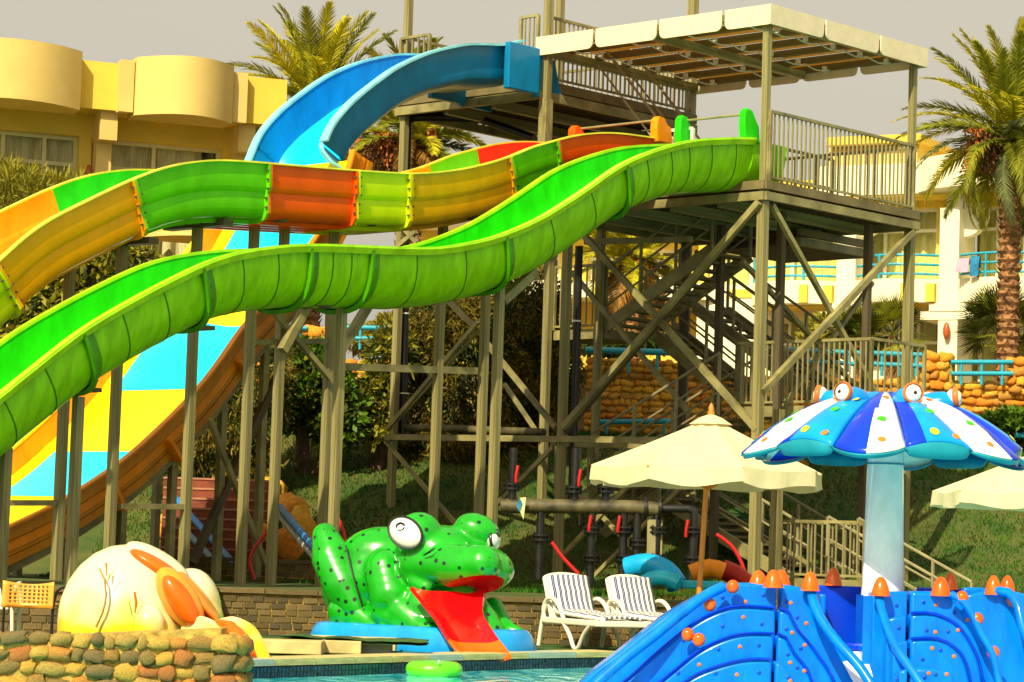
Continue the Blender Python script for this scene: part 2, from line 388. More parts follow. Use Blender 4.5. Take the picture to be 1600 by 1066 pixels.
# entry box on the upper deck
e0 = V(785, 68, BO); box = MB()
for off in (-.14, BW + .02): part('entry_box', MB().box(e0 + u * .32 + v * off - ZU * .36, .72, .12, .74, (u, v, ZU)), M['blue_out'], slide3, bevel=.02)
pass
eb = MB(); eb.prism([e0 + u * .7 + v * (-.1) - ZU * .75, e0 + u * 1.45 + v * (-.1) - ZU * .75, e0 + u * 1.3 + v * -.1 - ZU * .55, e0 + u * 1.15 + v * -.1 - ZU * .1, e0 + u * .7 + v * -.1 - ZU * .02], v * .1)
part('entry_wing', eb, M['blue_out'], slide3, bevel=.02); eb = MB()
eb.prism([e0 + u * .7 + v * (BW) - ZU * .75, e0 + u * 1.45 + v * (BW) - ZU * .75, e0 + u * 1.3 + v * BW - ZU * .55, e0 + u * 1.15 + v * BW - ZU * .1, e0 + u * .7 + v * BW - ZU * .02], v * .1)
part('entry_wing', eb, M['blue_out'], slide3, bevel=.02)

RP_NEAR = [(552, 235), (546, 262), (530, 305), (505, 355), (470, 405), (430, 458), (380, 512), (343, 566), (304, 615), (242, 677), (191, 722), (124, 767), (80, 793), (15, 824), (-50, 851), (-120, 876)]
RO = 4.02; RW = 2.72
frp = frames(RP_NEAR, RO, .1)
ramp = MB(); ramp.loft(frp, band([(.06, .30), (.3, .335), (RW - .3, .335), (RW - .06, .30)], .03)); part('ramp_floor', ramp, M['ramp_yellow'], slide3, smooth=50)
nw = MB(); nw.loft(frp, band([(0, 0), (0, .16), (.05, .20), (.05, .36)], .03)); part('side_wall', nw, [M['ramp_side']], slide3, smooth=40, label='outer near wall, brownish orange')
nw = MB(); nw.loft(frp, [(.032, .0), (.036, .3), (.042, .3), (.038, 0)], caps=False); part('side_wall', nw, M['ramp_orange'], slide3)
nw = MB(); nw.loft(frp, band([(RW - .06, .32), (RW - .02, .2), (RW, 0)], .03)); part('side_wall', nw, M['ramp_orange'], slide3, smooth=40)
lip(frp, -.06, .10, .03, M['ramp_orange'], slide3); lip(frp, RW - .04, .09, .03, M['ramp_yellow'], slide3)
nw = MB(); nw.loft(frp, [(.04, .37), (.04, .47), (.12, .47), (.12, .37)], caps=False); nw.loft(frp, [(RW - .16, .37), (RW - .16, .47), (RW - .08, .47), (RW - .08, .37)], caps=False)
part('keel_strip', nw, M['ramp_side'], slide3)
def st_y(fr_, lat, dep, y): return min(range(len(fr_)), key=lambda i: abs(proj(fr_[i][0] + fr_[i][1] * lat - fr_[i][2] * dep)[1] - y))
for (y0, y1, n0) in ((354, 470, 0), (507, 610, 1), (707, 776, 2), (868, 930, 3)):
    rows = []
    Lr = [.34, .9, 1.5, 2.1, RW - .34]
    a = [st_y(frp, l_, .30, y0) for l_ in Lr]; b = [st_y(frp, l_, .30, y1) for l_ in Lr]
    K = 10; vs = []; fs = []
    for q in range(K + 1):
        for j, l_ in enumerate(Lr):
            f_ = a[j] + (b[j] - a[j]) * q / K; i0 = min(int(f_), len(frp) - 2); t_ = f_ - i0
            o0, _, N0 = frp[i0]; o1, _, N1 = frp[i0 + 1]; vs.append(o0.lerp(o1, t_) + v * l_ - N0.lerp(N1, t_) * .298)
    for q in range(K):
        for j in range(4): fs.append((q * 5 + j, (q + 1) * 5 + j, (q + 1) * 5 + j + 1, q * 5 + j + 1))
    part('cyan_panel', MB().add(vs, fs), M['ramp_cyan'], slide3, smooth=60)
# bracket ears under the near wall
for px in (352, 250, 165):
    i0 = station(frp, px); o, L, N = frp[i0]; T = (frp[i0 + 1][0] - o).normalized()
    part('joint_bracket', MB().box(o + L * .0 - N * .38, .05, .22, .34, (T, L, N)), M['ramp_orange'], slide3)
# ramp support trestles
for lat in (.25, RW - .25):
    sp = MB()
    pts = [frp[i][0] + v * lat - frp[i][2] * .56 for i in range(station(frp, 470), len(frp), 4)]
    for a, b in zip(pts[:-1], pts[1:]): sp.beam(a, b + (b - a) * .02, .10, .12)
    part('carrier_beam', sp, M['steel'], slide3)
for px in (400, 330, 260, 180, 100, 20):
    for lat in (.25, RW - .25):
        i0 = station(frp, px); p = frp[i0][0] + v * lat - frp[i0][2] * .6; g = ground(p.x, p.y)
        if p.z > g + .3: part('trestle_post', MB().beam(V3((p.x, p.y, g - .1)), p, .1, .1), M['steel'], slide3)

def post_to(px, py, off, base=None, w=.15, plane=V):
    p = plane(px, py, off); return p, V3((p.x, p.y, ground(p.x, p.y) - .15))
def mkpost(parent, px, py, off, w=.105, plane=V, mat='steel', name='support_post'):
    p, b = post_to(px, py, off, plane=plane)
    return piece(name, unit_box, (p + b) / 2, parent, rot=(0, 0, math.atan2(u.y, u.x)), scale=(w, w, (p - b).length), mat=M[mat])
for px, py in ((10, 700), (123, 620), (534, 482), (781, 448)): mkpost(slide, px, py, GO + GW / 2 - .08)
for px, py in ((966, 335),): pass
for px, py in ((110, 412), (192, 375), (309, 352), (398, 347), (445, 352), (522, 352), (693, 338), (764, 322)): mkpost(slide2, px, py, OO + OW / 2 - .05)
def brace(parent, a, b, w=.07, name='brace', mat='steel', up=ZU):
    return part(name, MB().beam(a, b, w, w, up), M[mat], parent)
# cross pieces between the supports
oc = OO + OW / 2 - .05
brace(slide2, V(188, 791, oc), V(290, 792, oc)); brace(slide2, V(391, 535, oc), V(512, 533, oc)); brace(slide2, V(535, 573, oc), V(743, 580, oc), .1)
brace(slide2, V(2, 786, oc), V(106, 786, oc)); brace(slide2, V(428, 488, oc - .12), V(516, 592, oc - .12)); brace(slide2, V(484, 477, oc + .12), V(440, 566, oc + .12))
brace(slide2, V(575, 478, oc - .1), V(530, 552, oc - .1), .11); brace(slide2, V(478, 480, oc - .2), V(441, 548, oc - .2), .11)
brace(slide2, V(328, 655, oc + 1.2), V(414, 880, oc + 1.2)); brace(slide2, V(432, 590, oc + 1.6), V(300, 880, oc + 1.6), .1, mat='steel_dark')
brace(slide, V(835, 425, GO + .6), V(785, 470, GO + .6), .12)
for (px, y0) in ((489, 480), (305, 515), (127, 612)):      # saddle plates under joints
    p = V(px - 5, y0, GO + GW / 2); part('saddle_plate', MB().box(p + ZU * .02, .3, .5, .05, (u, v, ZU)), M['steel_dark'], slide)
for (px, y0) in ((395, 346), (533, 352), (693, 342), (764, 326), (309, 352), (192, 380)):
    p = V(px, y0, oc); part('saddle_plate', MB().box(p + ZU * .0, .16, 1.2, .08, (u, v, ZU)), M['steel_dark'], slide2)
# ================================================================ TOWER
LU = (V(1437, 225, 0) - C0).dot(u); LV = (U(841, 150, 0) - C0).dot(v)
C1 = C0 + u * LU; C3 = C0 + v * LV; C2 = C0 + u * LU + v * LV
UD = (U(620, 165, 0) - C3).dot(v); D1_ = C3 + v * UD; D2_ = C2 + v * UD
zc = U(1200, 8, 0).z; zr1 = U(1198, 172, 0).z; zd = U(1197, 281, 0).z; zb = U(1196, 312, 0).z
ze = U(841, 124, 0).z; zeb = U(838, 155, 0).z
zmid = U(1188, 690, 0).z
tower = thing('slide_tower', 'tall olive steel slide tower with two decks, cream canopy, railings, braces and zigzag stairs', 'tower', V3((C0.x, C0.y, ground(C0.x, C0.y))))
def P(xy, z): return V3((xy.x, xy.y, z))
def tpost(xy, z1, w=.14, z0=None, mat='steel'):
    z0 = ground(xy.x, xy.y) - .1 if z0 is None else z0
    return piece('post', unit_box, P(xy, (z0 + z1) / 2), tower, rot=(0, 0, math.atan2(u.y, u.x)), scale=(w, w, z1 - z0), mat=M[mat])
in_ = .09
A0 = C0 + u * in_ + v * in_; A1 = C1 - u * in_ + v * in_; A2 = C2 - u * in_; A3 = C3 + u * in_ - v * in_
tpost(A0, zc - .28, .10); tpost(A0 + u*.0, zb, .13); tpost(A1, zc - .28, .10); tpost(A1, zb, .13)
tpost(A3, ze + 2.9, .12, zeb - 1.4); tpost(A2 + v * .05, ze + 2.9, .14)
tpost(A3 + u * .0, zeb, .16, U(835, 235, 0).z)
tpost(D1_ + u * .1 - v * .1, ze + 2.9, .11, ze - .1); tpost(D1_ + u * .1 - v * .1, zeb, .11); tpost(D2_ - u * .1 - v * .1, ze + 2.9, .12)
for (px, py, off, top_) in ((885, 450, .1, None), (937, 450, 1.6, None), (857, 450, 1.6, None), (1125, 450, 2.2, None), (1066, 600, 3.6, None), (1219, 450, 1.3, None), (1355, 450, 3.2, None)):
    p = U(px, py, off) if px < 1180 else U(px, py, off)
    xy = V3((p.x, p.y, 0)); tpost(xy, zb + .02 if px != 1066 else zb, .115 if px < 900 else .105, mat='steel' if px not in (1125, 1066, 1219, 1355) else 'steel_dark')
tpost(U(1212, 850, .9) * 1, U(1212, 640, .9).z, .13)
# deck edge beams (two-storey deck)
def ebeam(a, b, z, hgt, w=.08, mat='steel', name='edge_beam'): return part(name, MB().beam(P(a, z - hgt / 2), P(b, z - hgt / 2), w, hgt), M[mat], tower)
gap = .035
for a, b in ((C0, C1), (C0, C3), (C1, C2), (C2, C3)):
    ebeam(a, b, zb + .125, .125); ebeam(a, b, zd, .13, .06, 'steel_brown')
for a, b in ((C3, C2), (C3, D1_), (D1_, D2_), (C2, D2_)):
    ebeam(a, b, zeb + .14, .14, .09); ebeam(a, b, ze, .15, .06, 'steel_brown')
def deck(a, ul, vl, z, name='deck_plate'):
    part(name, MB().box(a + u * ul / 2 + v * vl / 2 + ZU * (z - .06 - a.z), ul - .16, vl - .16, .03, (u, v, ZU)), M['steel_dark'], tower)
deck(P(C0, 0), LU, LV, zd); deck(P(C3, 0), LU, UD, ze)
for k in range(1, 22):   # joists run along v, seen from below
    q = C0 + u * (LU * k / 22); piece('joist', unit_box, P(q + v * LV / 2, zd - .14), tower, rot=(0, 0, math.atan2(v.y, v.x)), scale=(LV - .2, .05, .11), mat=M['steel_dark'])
for k in range(1, 5):
    q = C0 + v * (LV * k / 5); piece('cross_beam', unit_box, P(q + u * LU / 2, zb + .03), tower, rot=(0, 0, math.atan2(u.y, u.x)), scale=(LU - .2, .09, .16), mat=M['steel'])
for k in range(1, 22):
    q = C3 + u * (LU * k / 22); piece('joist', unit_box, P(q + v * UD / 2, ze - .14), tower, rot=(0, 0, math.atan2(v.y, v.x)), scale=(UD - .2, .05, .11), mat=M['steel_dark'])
for k in range(1, 3):
    q = C3 + v * (UD * k / 3); piece('cross_beam', unit_box, P(q + u * LU / 2, zeb + .03), tower, rot=(0, 0, math.atan2(u.y, u.x)), scale=(LU - .2, .09, .16), mat=M['steel'])
# extra landing deck behind/below, right
Lc = U(1355, 365, 3.2); L0 = V3((Lc.x, Lc.y, 0)); zl = Lc.z
ca = V(1248, 362, 1.5); cb = V(1363, 380, 1.5); lu = (cb - ca).length; ca.z = cb.z
part('landing_beam', MB().box((ca + cb) / 2 - ZU * .04, lu, .08, .12, (u, v, ZU)), M['steel_brown'], tower)
part('landing_beam', MB().box((ca + cb) / 2 - ZU * .19, lu, .10, .13, (u, v, ZU)), M['steel'], tower)
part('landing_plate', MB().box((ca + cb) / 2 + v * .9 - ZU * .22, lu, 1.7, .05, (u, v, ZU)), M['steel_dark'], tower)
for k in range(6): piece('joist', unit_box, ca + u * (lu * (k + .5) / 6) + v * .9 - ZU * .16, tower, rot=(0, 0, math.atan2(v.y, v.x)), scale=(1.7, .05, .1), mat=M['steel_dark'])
bar_me = MB().box((0, 0, 0), 1, 1, 1).mesh('baluster_bar', [M['steel_lite']])
def railing(a, b, hgt, n, top=.045, mat='steel', z_lift=.0, mids=0):
    a = V3(a); b = V3(b); d = b - a
    rl = MB(); rl.beam(a + ZU * hgt, b + ZU * hgt, top, top); rl.beam(a + ZU * .06, b + ZU * .06, .035, .035)
    for e in (a, b): rl.beam(e, e + ZU * hgt, .05, .05)
    for k in range(mids): rl.beam(a + ZU * hgt * (k + 1) / (mids + 1), b + ZU * hgt * (k + 1) / (mids + 1), .025, .025)
    o = part('railing', rl, M[mat], tower)
    for k in range(1, n):
        p = a + d * (k / n) + ZU * (hgt / 2 + .03); piece('baluster', bar_me, p, o, rot=(0, 0, math.atan2(u.y, u.x)), scale=(.022, .022, hgt - .06), mat=M['steel_lite'])
    return o
rh = zr1 - zd
railing(P(C0, zd) + v * .02 + u * .12, P(C1, zd) - u * .12 + v * .02, rh, 34)
railing(P(C1, zd) + v * .12, P(C1, zd) + v * LV * .98, rh, 30); railing(P(C2, zd) - v * .5, P(C2, zd) - v * .1 - u * 1.8, rh, 14)
railing(P(C0, zd) + u * 2.2 + v * 1.6, P(C0, zd) + u * 3.9 + v * 1.6, rh * .9, 14, mids=1)
# portions of the left face between slide gates
def facebar(px0, px1, y0, n, hh=None): return railing(P(C0 + v * ((U(px1, y0, 0) - C0).dot(v)), zd), P(C0 + v * ((U(px0, y0, 0) - C0).dot(v)), zd), rh * .85, n, mat='white_metal')
facebar(1045, 1083, 190, 4); facebar(840, 884, 205, 6)
part('gate_panel', MB().box(U(1190, 245, 0) + u * .1, .05, .12, rh * 1.05, (u, v, ZU)), M['steel'], tower)
for (a, b, n_) in ((P(C3, ze) + u * .15, P(C2, ze) - u * .15, 34), (P(C2, ze) + v * .1, P(D2_, ze) - v * .1, 22), (P(D1_, ze) + u * .2, P(D2_, ze) - u * .2, 26)): railing(a, b, rh, n_)
railing(P(C3, ze) + v * .05, P(C3, ze) + v * .42, rh, 4); railing(P(D1_, ze) - v * .05, P(D1_, ze) - v * .72, rh * .95, 5)
# hand rails of the stair between the two decks
hr = MB()
for off in (1.2, 2.0):
    hr.tube([P(C3 + u * off + v * .3, ze + .8), P(C3 + u * off - v * .2, ze + .8), P(C3 + u * off - v * 1.9, zd + .9)], .022); hr.tube([P(C3 + u * off - v * .2, ze + .4), P(C3 + u * off - v * 1.9, zd + .5)], .018)
part('handrail', hr, M['steel_lite'], tower)
# canopy
fz = .30
def fascia(a, b, cuts, name='fascia_panel', g=.06, inner=False):
    d = (b - a).normalized(); L = (b - a).length; prev = 0; e = cuts + [1.0]
    for i, c_ in enumerate(e):
        s0 = prev * L + (g / 2 if i else -.02); s1 = c_ * L - (g / 2 if i < len(e) - 1 else -.02); prev = c_
        rr = .10; pts = [(s0, zc), (s1, zc)]
        for k in range(5): t = k / 4 * math.pi / 2; pts.append((s1 - rr + rr * math.cos(t), zc - fz + rr - rr * math.sin(t)) if i < len(e) - 1 else (s1, zc - fz)) 
        for k in range(5): t = k / 4 * math.pi / 2; pts.append((s0 + rr - rr * math.sin(t), zc - fz + rr - rr * math.cos(t)) if i else (s0, zc - fz))
        q = []
        for p in pts:
            if not q or (abs(p[0] - q[-1][0]) + abs(p[1] - q[-1][1])) > 1e-4: q.append(p)
        nrm = d.cross(ZU)
        part(name, MB().prism([P(a + d * s_, z_) for s_, z_ in q], nrm * .025), M['cloth_white'], tower)
def frac(pxs, a, b, plane, y): return [(plane(x, y, 0) - a).dot((b - a).normalized()) / (b - a).length for x in pxs]
F0 = C0 - u * .05 - v * .05; F1 = C1 + u * .05 - v * .05; F2 = C2 + u * .05 + v * .02; F3 = C3 - u * .05 + v * .02
cl = frac([1130, 1030, 932], C0, C3, U, 40); crr = frac([1284, 1368], C0, C1, V, 60)
fascia(F0, F3, cl); fascia(F0, F1, crr); fascia(F1, F2, [.28, .53, .77]); fascia(F3, F2, [.33, .66])
rf = MB(); nro = 6
for k in range(nro):
    a = F0.lerp(F1, (k + .08) / nro); b = F0.lerp(F1, (k + .92) / nro); c_ = (a + b) / 2 + v * (LV / 2)
    rs = part('roof_sheet', MB().box(P(c_, zc - .06), LU / nro * .86, LV - .05, .012, (u, v, ZU)), M['roof_tan'], tower)
for k in range(nro + 1):
    a = F0.lerp(F1, min(max(k / nro, .012), .988)); piece('rafter', unit_box, P(a + v * (LV / 2 + .03), zc - .12), tower, rot=(0, 0, math.atan2(v.y, v.x)), scale=(LV - .06, .09, .1), mat=M['steel_brown'])
for k in (.0, .5, 1.0):
    a = F0.lerp(F3, min(max(k, .015), .985)); piece('main_beam', unit_box, P(a + u * LU / 2, zc - .22), tower, rot=(0, 0, math.atan2(u.y, u.x)), scale=(LU - .04, .1, .13), mat=M['steel'])
for k in (.12, .38, .62, .88):
    a = F0.lerp(F3, k) ; rp = MB(); N_ = 24
    rp.tube([P(a + u * LU * (.02 + .96 * j / N_), zc - .20 - .05 * abs(math.sin(math.pi * j / 4))) for j in range(N_ + 1)], .012, 5)
    for j in range(0, 6): rp.box(P(a + u * LU * (.05 + j * .18), zc - .19), .06, .06, .07, (u, v, ZU))
    part('lacing_rope', rp, M['white_metal'], tower)

# big braces
def ub(p0, p1, off, w=.10, mat='steel'): return brace(tower, U(*p0, off), U(*p1, off), w * .74, mat=mat, up=u)
def vb(p0, p1, off, w=.10, mat='steel'): return brace(tower, V(*p0, off), V(*p1, off), w * .74, mat=mat, up=v)
ub((1186, 316), (880, 668), -.03, .12); ub((1180, 330), (884, 676), .12, .07, 'steel_dark')
ub((911, 366), (1183, 672), .06, .12); ub((893, 425), (1080, 649), 1.4, .10)
ub((603, 683), (1186, 690), .02, .13); ub((862, 694), (1186, 702), .9, .1)
ub((605, 671), (748, 502), .03, .09); ub((612, 668), (750, 515), .15, .05, 'steel_lite'); ub((700, 470), (740, 510), .1, .1)
ub((760, 536), (868, 668), .05, .1); ub((788, 600), (840, 677), 1.4, .08); ub((603, 690), (720, 828), .05, .08); ub((864, 699), (775, 790), .05, .09)
ub((868, 880), (1000, 740), .3, .09); ub((905, 770), (1060, 930), .5, .08); ub((1080, 745), (905, 925), .5, .08)
ub((604, 400), (650, 362), .05, .1); ub((620, 345), (652, 380), .05, .09)
ub((915, 378), (1080, 374), 1.0, .12)
vb((1426, 362), (1192, 612), .0, .12); vb((1363, 442), (1206, 659), 1.0, .09); vb((1206, 320), (1368, 614), .05, .10); vb((1160, 408), (1344, 612), 1.4, .09)
# stairs
step_me = unit_box
def flight(a, b, wid, nst, rails=True, bal=False):
    a = V3(a); b = V3(b); d = b - a; hd = V3((d.x, d.y, 0)).normalized(); sd_ = u
    s = MB()
    for o_ in (0, wid): s.beam(a + sd_ * o_, b + sd_ * o_, .06, .20)
    f = part('stair_flight', s, M['steel'], tower)
    for k in range(nst):
        p = a + d * ((k + .5) / nst) + sd_ * wid / 2 + ZU * .0
        piece('step', step_me, p, f, rot=(0, 0, math.atan2(hd.y, hd.x)), scale=(abs(V3((d.x, d.y, 0)).length) / nst * 1.1, wid - .07, .04), mat=M['steel_brown'])
    if rails:
        for o_ in (0, wid):
            r_ = MB()
            for z_ in (.35, .62, .95): r_.tube([a + sd_ * o_ + ZU * z_, b + sd_ * o_ + ZU * z_], .018 if z_ < .9 else .024, 6)
            for k in range(4): q = a + d * (k / 3) + sd_ * o_; r_.beam(q, q + ZU * .95, .04, .04)
            part('handrail', r_, M['rail_grey'], f)
flight(U(945, 512, 1.7), U(1112, 390, 1.7), 1.0, 11)
flight(U(1155, 632, 2.9), U(1000, 505, 2.9), .9, 10)
flight(U(925, 768, 1.2), U(1122, 648, 1.2), .95, 12)
flight(U(1262, 922, 2.3), U(1050, 790, 2.3), .95, 12)
flight(U(1270, 618, 3.6), U(1085, 480, 3.6), .9, 11)
flight(U(905, 862, 1.9), U(1030, 772, 1.9), .9, 8)
flight(U(1470, 1010, 2.2), U(1292, 905, 2.2), .8, 7)
def landing(px0, px1, py, off, dep, nb=0, hh=1.0):
    a = U(px0, py, off); b = U(px1, py, off); d = b - a; d.z = 0; z = (a.z + b.z) / 2; L = d.length; d.normalize()
    a.z = z; b.z = z
    part('landing', MB().box((a + b) / 2 + u * dep / 2 - ZU * .08, L, dep, .16, (d, u, ZU)), M['steel'], tower)
    if nb: railing(a, b, hh, nb)
    return a, b
a, b = landing(865, 945, 515, 1.7, 1.0, 8, 1.05)
a, b = landing(1150, 1360, 634, 1.5, 1.4, 26, .98); railing(a, a + u * 1.4, .98, 8); railing(b + u * 1.4, b, .98, 8)
landing(868, 930, 775, 1.2, 1.0, 5, .95)
a, b = landing(1218, 1350, 905, 1.6, .8, 12, .86); landing(1218, 1350, 905, 2.3, .1, 8, .86)
# water pipes on the tower
wp = thing('water_pipe', 'black water pipe climbing the left tower leg with an elbow under the upper deck', 'pipe', U(628, 700, .35))
q = MB(); q.tube([U(628, 690, .3), U(632, 500, .3), U(636, 215, .3), U(637, 192, .3), U(646, 184, .3), U(668, 183, .4), U(742, 186, 1.0), U(748, 180, 1.0), U(750, 160, 1.0)], .075, 12); q.tube([U(750, 186, 1.0), U(835, 216, 1.2)], .07, 10)
part('pipe_run', q, M['pipe'], wp, smooth=40)
q = MB()
for y in (248, 490, 615): q.lathe(U(632, y, .3), [(.08, -.012), (.086, -.012), (.086, .012), (.08, .012)], 12)
part('pipe_clamp', q, M['white_metal'], wp)
wp = thing('water_pipe', 'black horizontal water pipe resting just above the long beam of the tower', 'pipe', U(700, 668, .3))
part('pipe_run', MB().tube([U(632, 668, .3), U(700, 670, .3), U(850, 676, .3)], [.06, .065, .065], 12), M['pipe_dust'], wp, smooth=40)
wp = thing('water_pipe', 'tall black vertical pipe rising beside the middle tower post', 'pipe', U(897, 800, .9))
part('pipe_run', MB().tube([U(893, 800, .9), U(899, 600, .9), U(905, 385, .9)], .065, 12), M['pipe'], wp, smooth=40)
q = MB()
for y in (502, 645): q.lathe(U(902, y, .9), [(.07, -.015), (.08, -.015), (.08, .015), (.07, .015)], 12)
part('pipe_clamp', q, M['white_metal'], wp)
# pump manifold
mf = thing('pipe_manifold', 'black pump manifold with flanged valves and red levers behind the loungers', 'pipes', gz(930, 905, .55))
def mp_(px, py): return at(px, py, 35.0)
part('header_pipe', MB().tube([mp_(782, 791), mp_(850, 791), mp_(990, 793), mp_(1030, 796)], .095, 14), M['pipe_dust'], mf, smooth=40)
part('outlet_pipe', MB().tube([mp_(1030, 795), mp_(1075, 795), mp_(1083, 798), mp_(1085, 806), mp_(1083, 850), mp_(1080, 915)], .055, 12), M['pipe'], mf, smooth=40)
def flange(px, py, r=.115, n=3):
    q = MB(); c_ = mp_(px, py)
    for dz in (-.03, .03): q.lathe(c_ + ZU * dz, [(.03, -.012), (r, -.012), (r, .012), (.03, .012)], 16)
    for k in range(8): a_ = k * math.pi / 4; q.tube([c_ + V3((math.cos(a_) * r * .8, math.sin(a_) * r * .8, -.06)), c_ + V3((math.cos(a_) * r * .8, math.sin(a_) * r * .8, .06))], .012, 5)
    part('flange', q, M['pipe'], mf, smooth=40)
for (px, y0, y1, fl_) in ((845, 795, 905, (840,)), (925, 800, 915, (828, 872)), (975, 800, 905, (828, 872)), (996, 800, 900, (848,)), (1027, 800, 915, (828, 872)), (897, 795, 700, (765,)), (946, 790, 715, (765,)), (800, 790, 700, (760,))):
    part('riser_pipe', MB().tube([mp_(px, y0), mp_(px - (y1 - y0) * .03, y1)], .055, 12), M['pipe'], mf, smooth=40)
    for y in fl_: flange(px, y)
for y in (828, 875): flange(1082, y)
q = MB()
for px in (1008, 1030): q.lathe(mp_(px, 795), [(.05, -.02), (.15, -.02), (.15, .02), (.05, .02)], 18, ax=V3((1, 0, 0)))
part('flange', q, M['pipe'], mf, smooth=40)
for (px, py) in ((920, 820), (965, 820), (1071, 827), (904, 748), (952, 748), (806, 742)):
    a = mp_(px, py + 12); part('valve_lever', MB().tube([a - V3((0, .08, 0)), a - V3((0, .1, -.08)), a - V3((-.02, .1, -.22))], .022, 6), M['red'], mf, smooth=40)
for (px, py) in ((843, 880), (1010, 830), (860, 760)): pass
for a, b, w_ in (((838, 905), (841, 800), .03), ((1016, 905), (1018, 812), .11), ((1031, 905), (1034, 812), .03)): part('stand_post', MB().beam(mp_(*a), mp_(*b), w_, w_), M['steel_lite'], mf)
def sag(pts): return catmull([V3(p) for p in pts], .08)
# ================================================================ GROUND, POOL, WALLS
M['turf'] = pm('artificial_turf', (.035, .10, .012), rough=.9, var=.3, scale=3, bump=.5, bscale=150)
M['lawn'] = pm('lawn_soil', (.020, .065, .005), rough=.95, var=.35, scale=1.2, bump=.4, col2=(.10, .10, .015))
M['coping'] = pm('sandstone_coping', (.62, .50, .20), rough=.7, var=.16, scale=3, bump=.25, bscale=60)
M['coping_grey'] = pm('pale_coping', (.42, .46, .36), rough=.7, var=.1, scale=3, bump=.2)
M['mortar'] = pm('sandy_mortar', (.50, .33, .06), rough=.9, var=.25, scale=9, bump=.6, bscale=60)
M['earth'] = pm('terrace_earth', (.22, .16, .06), rough=.95, var=.25, scale=1, bump=.4)
STONE = grp('stone', (.50, .22, .03), (.54, .31, .04), (.38, .14, .025), (.38, .25, .05), (.22, .15, .035), (.52, .32, .05), (.19, .13, .04), (.30, .17, .03), rough=.75, var=.2, scale=9, bump=.6, bscale=35)
STONE_FAR = grp('ochre_stone', (.90, .33, .012), (.92, .42, .022), (.76, .25, .012), (.78, .40, .04), (.55, .25, .03), rough=.8, var=.2, scale=7, bump=.6, bscale=30)
BRICK = grp('brick', (.15, .105, .035), (.12, .08, .025), (.19, .13, .045), (.09, .07, .03), rough=.85, var=.2, scale=9, bump=.5, bscale=50)
def rock_mesh(seed, sub=2, name='stone_block', rough=.26):
    bm = bmesh.new(); bmesh.ops.create_icosphere(bm, subdivisions=sub, radius=.5)
    for vt in bm.verts:
        p = vt.co.copy(); q = p.normalized()
        mx = max(abs(q.x), abs(q.y), abs(q.z)); p = q * .5 / (mx ** .72)      # squarish
        p += q * rough * noise.noise(q * 1.7 + V3((seed * 7.1, 0, 3))) ; p.x += .08 * noise.noise(q * 3 + V3((0, seed * 3.3, 0)))
        vt.co = p
    me = bpy.data.meshes.new(name); bm.to_mesh(me); bm.free()
    me.materials.append(STONE[0]); me.polygons.foreach_set('use_smooth', [True] * len(me.polygons)); return me
ROCKS = [rock_mesh(i) for i in range(8)]
def stone_wall(name, label, p0, p1, z0, z1, thick, size, mats, nmax=300, seed=1, coursed=.75, cat='wall', zfun=None, depth=.35, mortar='mortar'):
    rr = random.Random(seed); p0 = V3(p0); p1 = V3(p1); d = p1 - p0; L = d.length; d.normalize(); nrm = d.cross(ZU)
    if nrm.y > 0: nrm = -nrm
    root = thing(name, label, cat, V3(((p0.x + p1.x) / 2, (p0.y + p1.y) / 2, z0)))
    mb = MB(); c_ = (p0 + p1) / 2 - nrm * (thick / 2); mb.box(V3((c_.x, c_.y, (z0 + z1) / 2 - .035)), L, thick, z1 - z0 - .07, (d, nrm, ZU))
    part('wall_core', mb, M[mortar], root)
    z = z0; n = 0; rest = MB()
    rows = max(1, round((z1 - z0) / (size * coursed))); rhh = (z1 - z0) / rows
    for r_ in range(rows - 1, -1, -1):
        s_ = -rr.random() * size * .5
        while s_ < L:
            w_ = size * rr.uniform(.55, 1.8); hh = rhh * rr.uniform(.7, 1.12)
            c0 = s_ + w_ / 2; s_ += w_ * .985
            if c0 > L: break
            zz = z0 + rhh * (r_ + .5) + rr.uniform(-.12, .12) * rhh
            pos = p0 + d * c0 + nrm * (rr.uniform(-.02, .02)); pos.z = zz
            rot = (rr.uniform(-.2, .2), rr.uniform(-.22, .22), math.atan2(d.y, d.x) + rr.uniform(-.1, .1))
            piece('stone', rr.choice(ROCKS), pos, root, rot, (w_ * 1.04, size * depth * 2 * rr.uniform(.8, 1.1), hh * 1.06), rr.choice(mats)); n += 1
            if n >= nmax: return root
    return root
def grid(f, x0, x1, nx, y0, y1, ny):
    vs = [V3((x0 + (x1 - x0) * i / nx, y0 + (y1 - y0) * j / ny, 0)) for j in range(ny + 1) for i in range(nx + 1)]
    for p in vs: p.z = f(p.x, p.y)
    return vs, [(j * (nx + 1) + i, j * (nx + 1) + i + 1, (j + 1) * (nx + 1) + i + 1, (j + 1) * (nx + 1) + i) for j in range(ny) for i in range(nx)]
EDGE = [(-2.75, 22.15), (-2.42, 23.9), (.25, 28.15), (1.3, 29.5), (9, 30.2), (40, 31.4)]
deck_poly = [(-60, 33), (-60, 12), (-9, 12), (-9, 22.15)] + EDGE + [(60, 31.4), (60, 33)]
struct('pool_deck', MB().add([(x, y, 0) for x, y in deck_poly], [tuple(range(len(deck_poly)))]), M['turf'])
struct('near_deck', MB().box((0, -2, -.5), 120, 22, 1.0), M['coping'])
terr = MB()
vs, fs = grid(lambda x, y: ground(x, y) if y > 32.21 else .55, -60, 60, 120, 32.3, 49.25, 34); terr.add(vs, fs)
vs, fs = grid(lambda x, y: .55, -60, -3.45, 30, 29.3, 32.3, 3); terr.add(vs, fs)
struct('terrace_ground', terr, M['lawn'], smooth=60)
struct('upper_terrace', MB().box((0, 49.4 + 500, 4.5 - 3), 2400, 1000, 6.0), M['earth'])
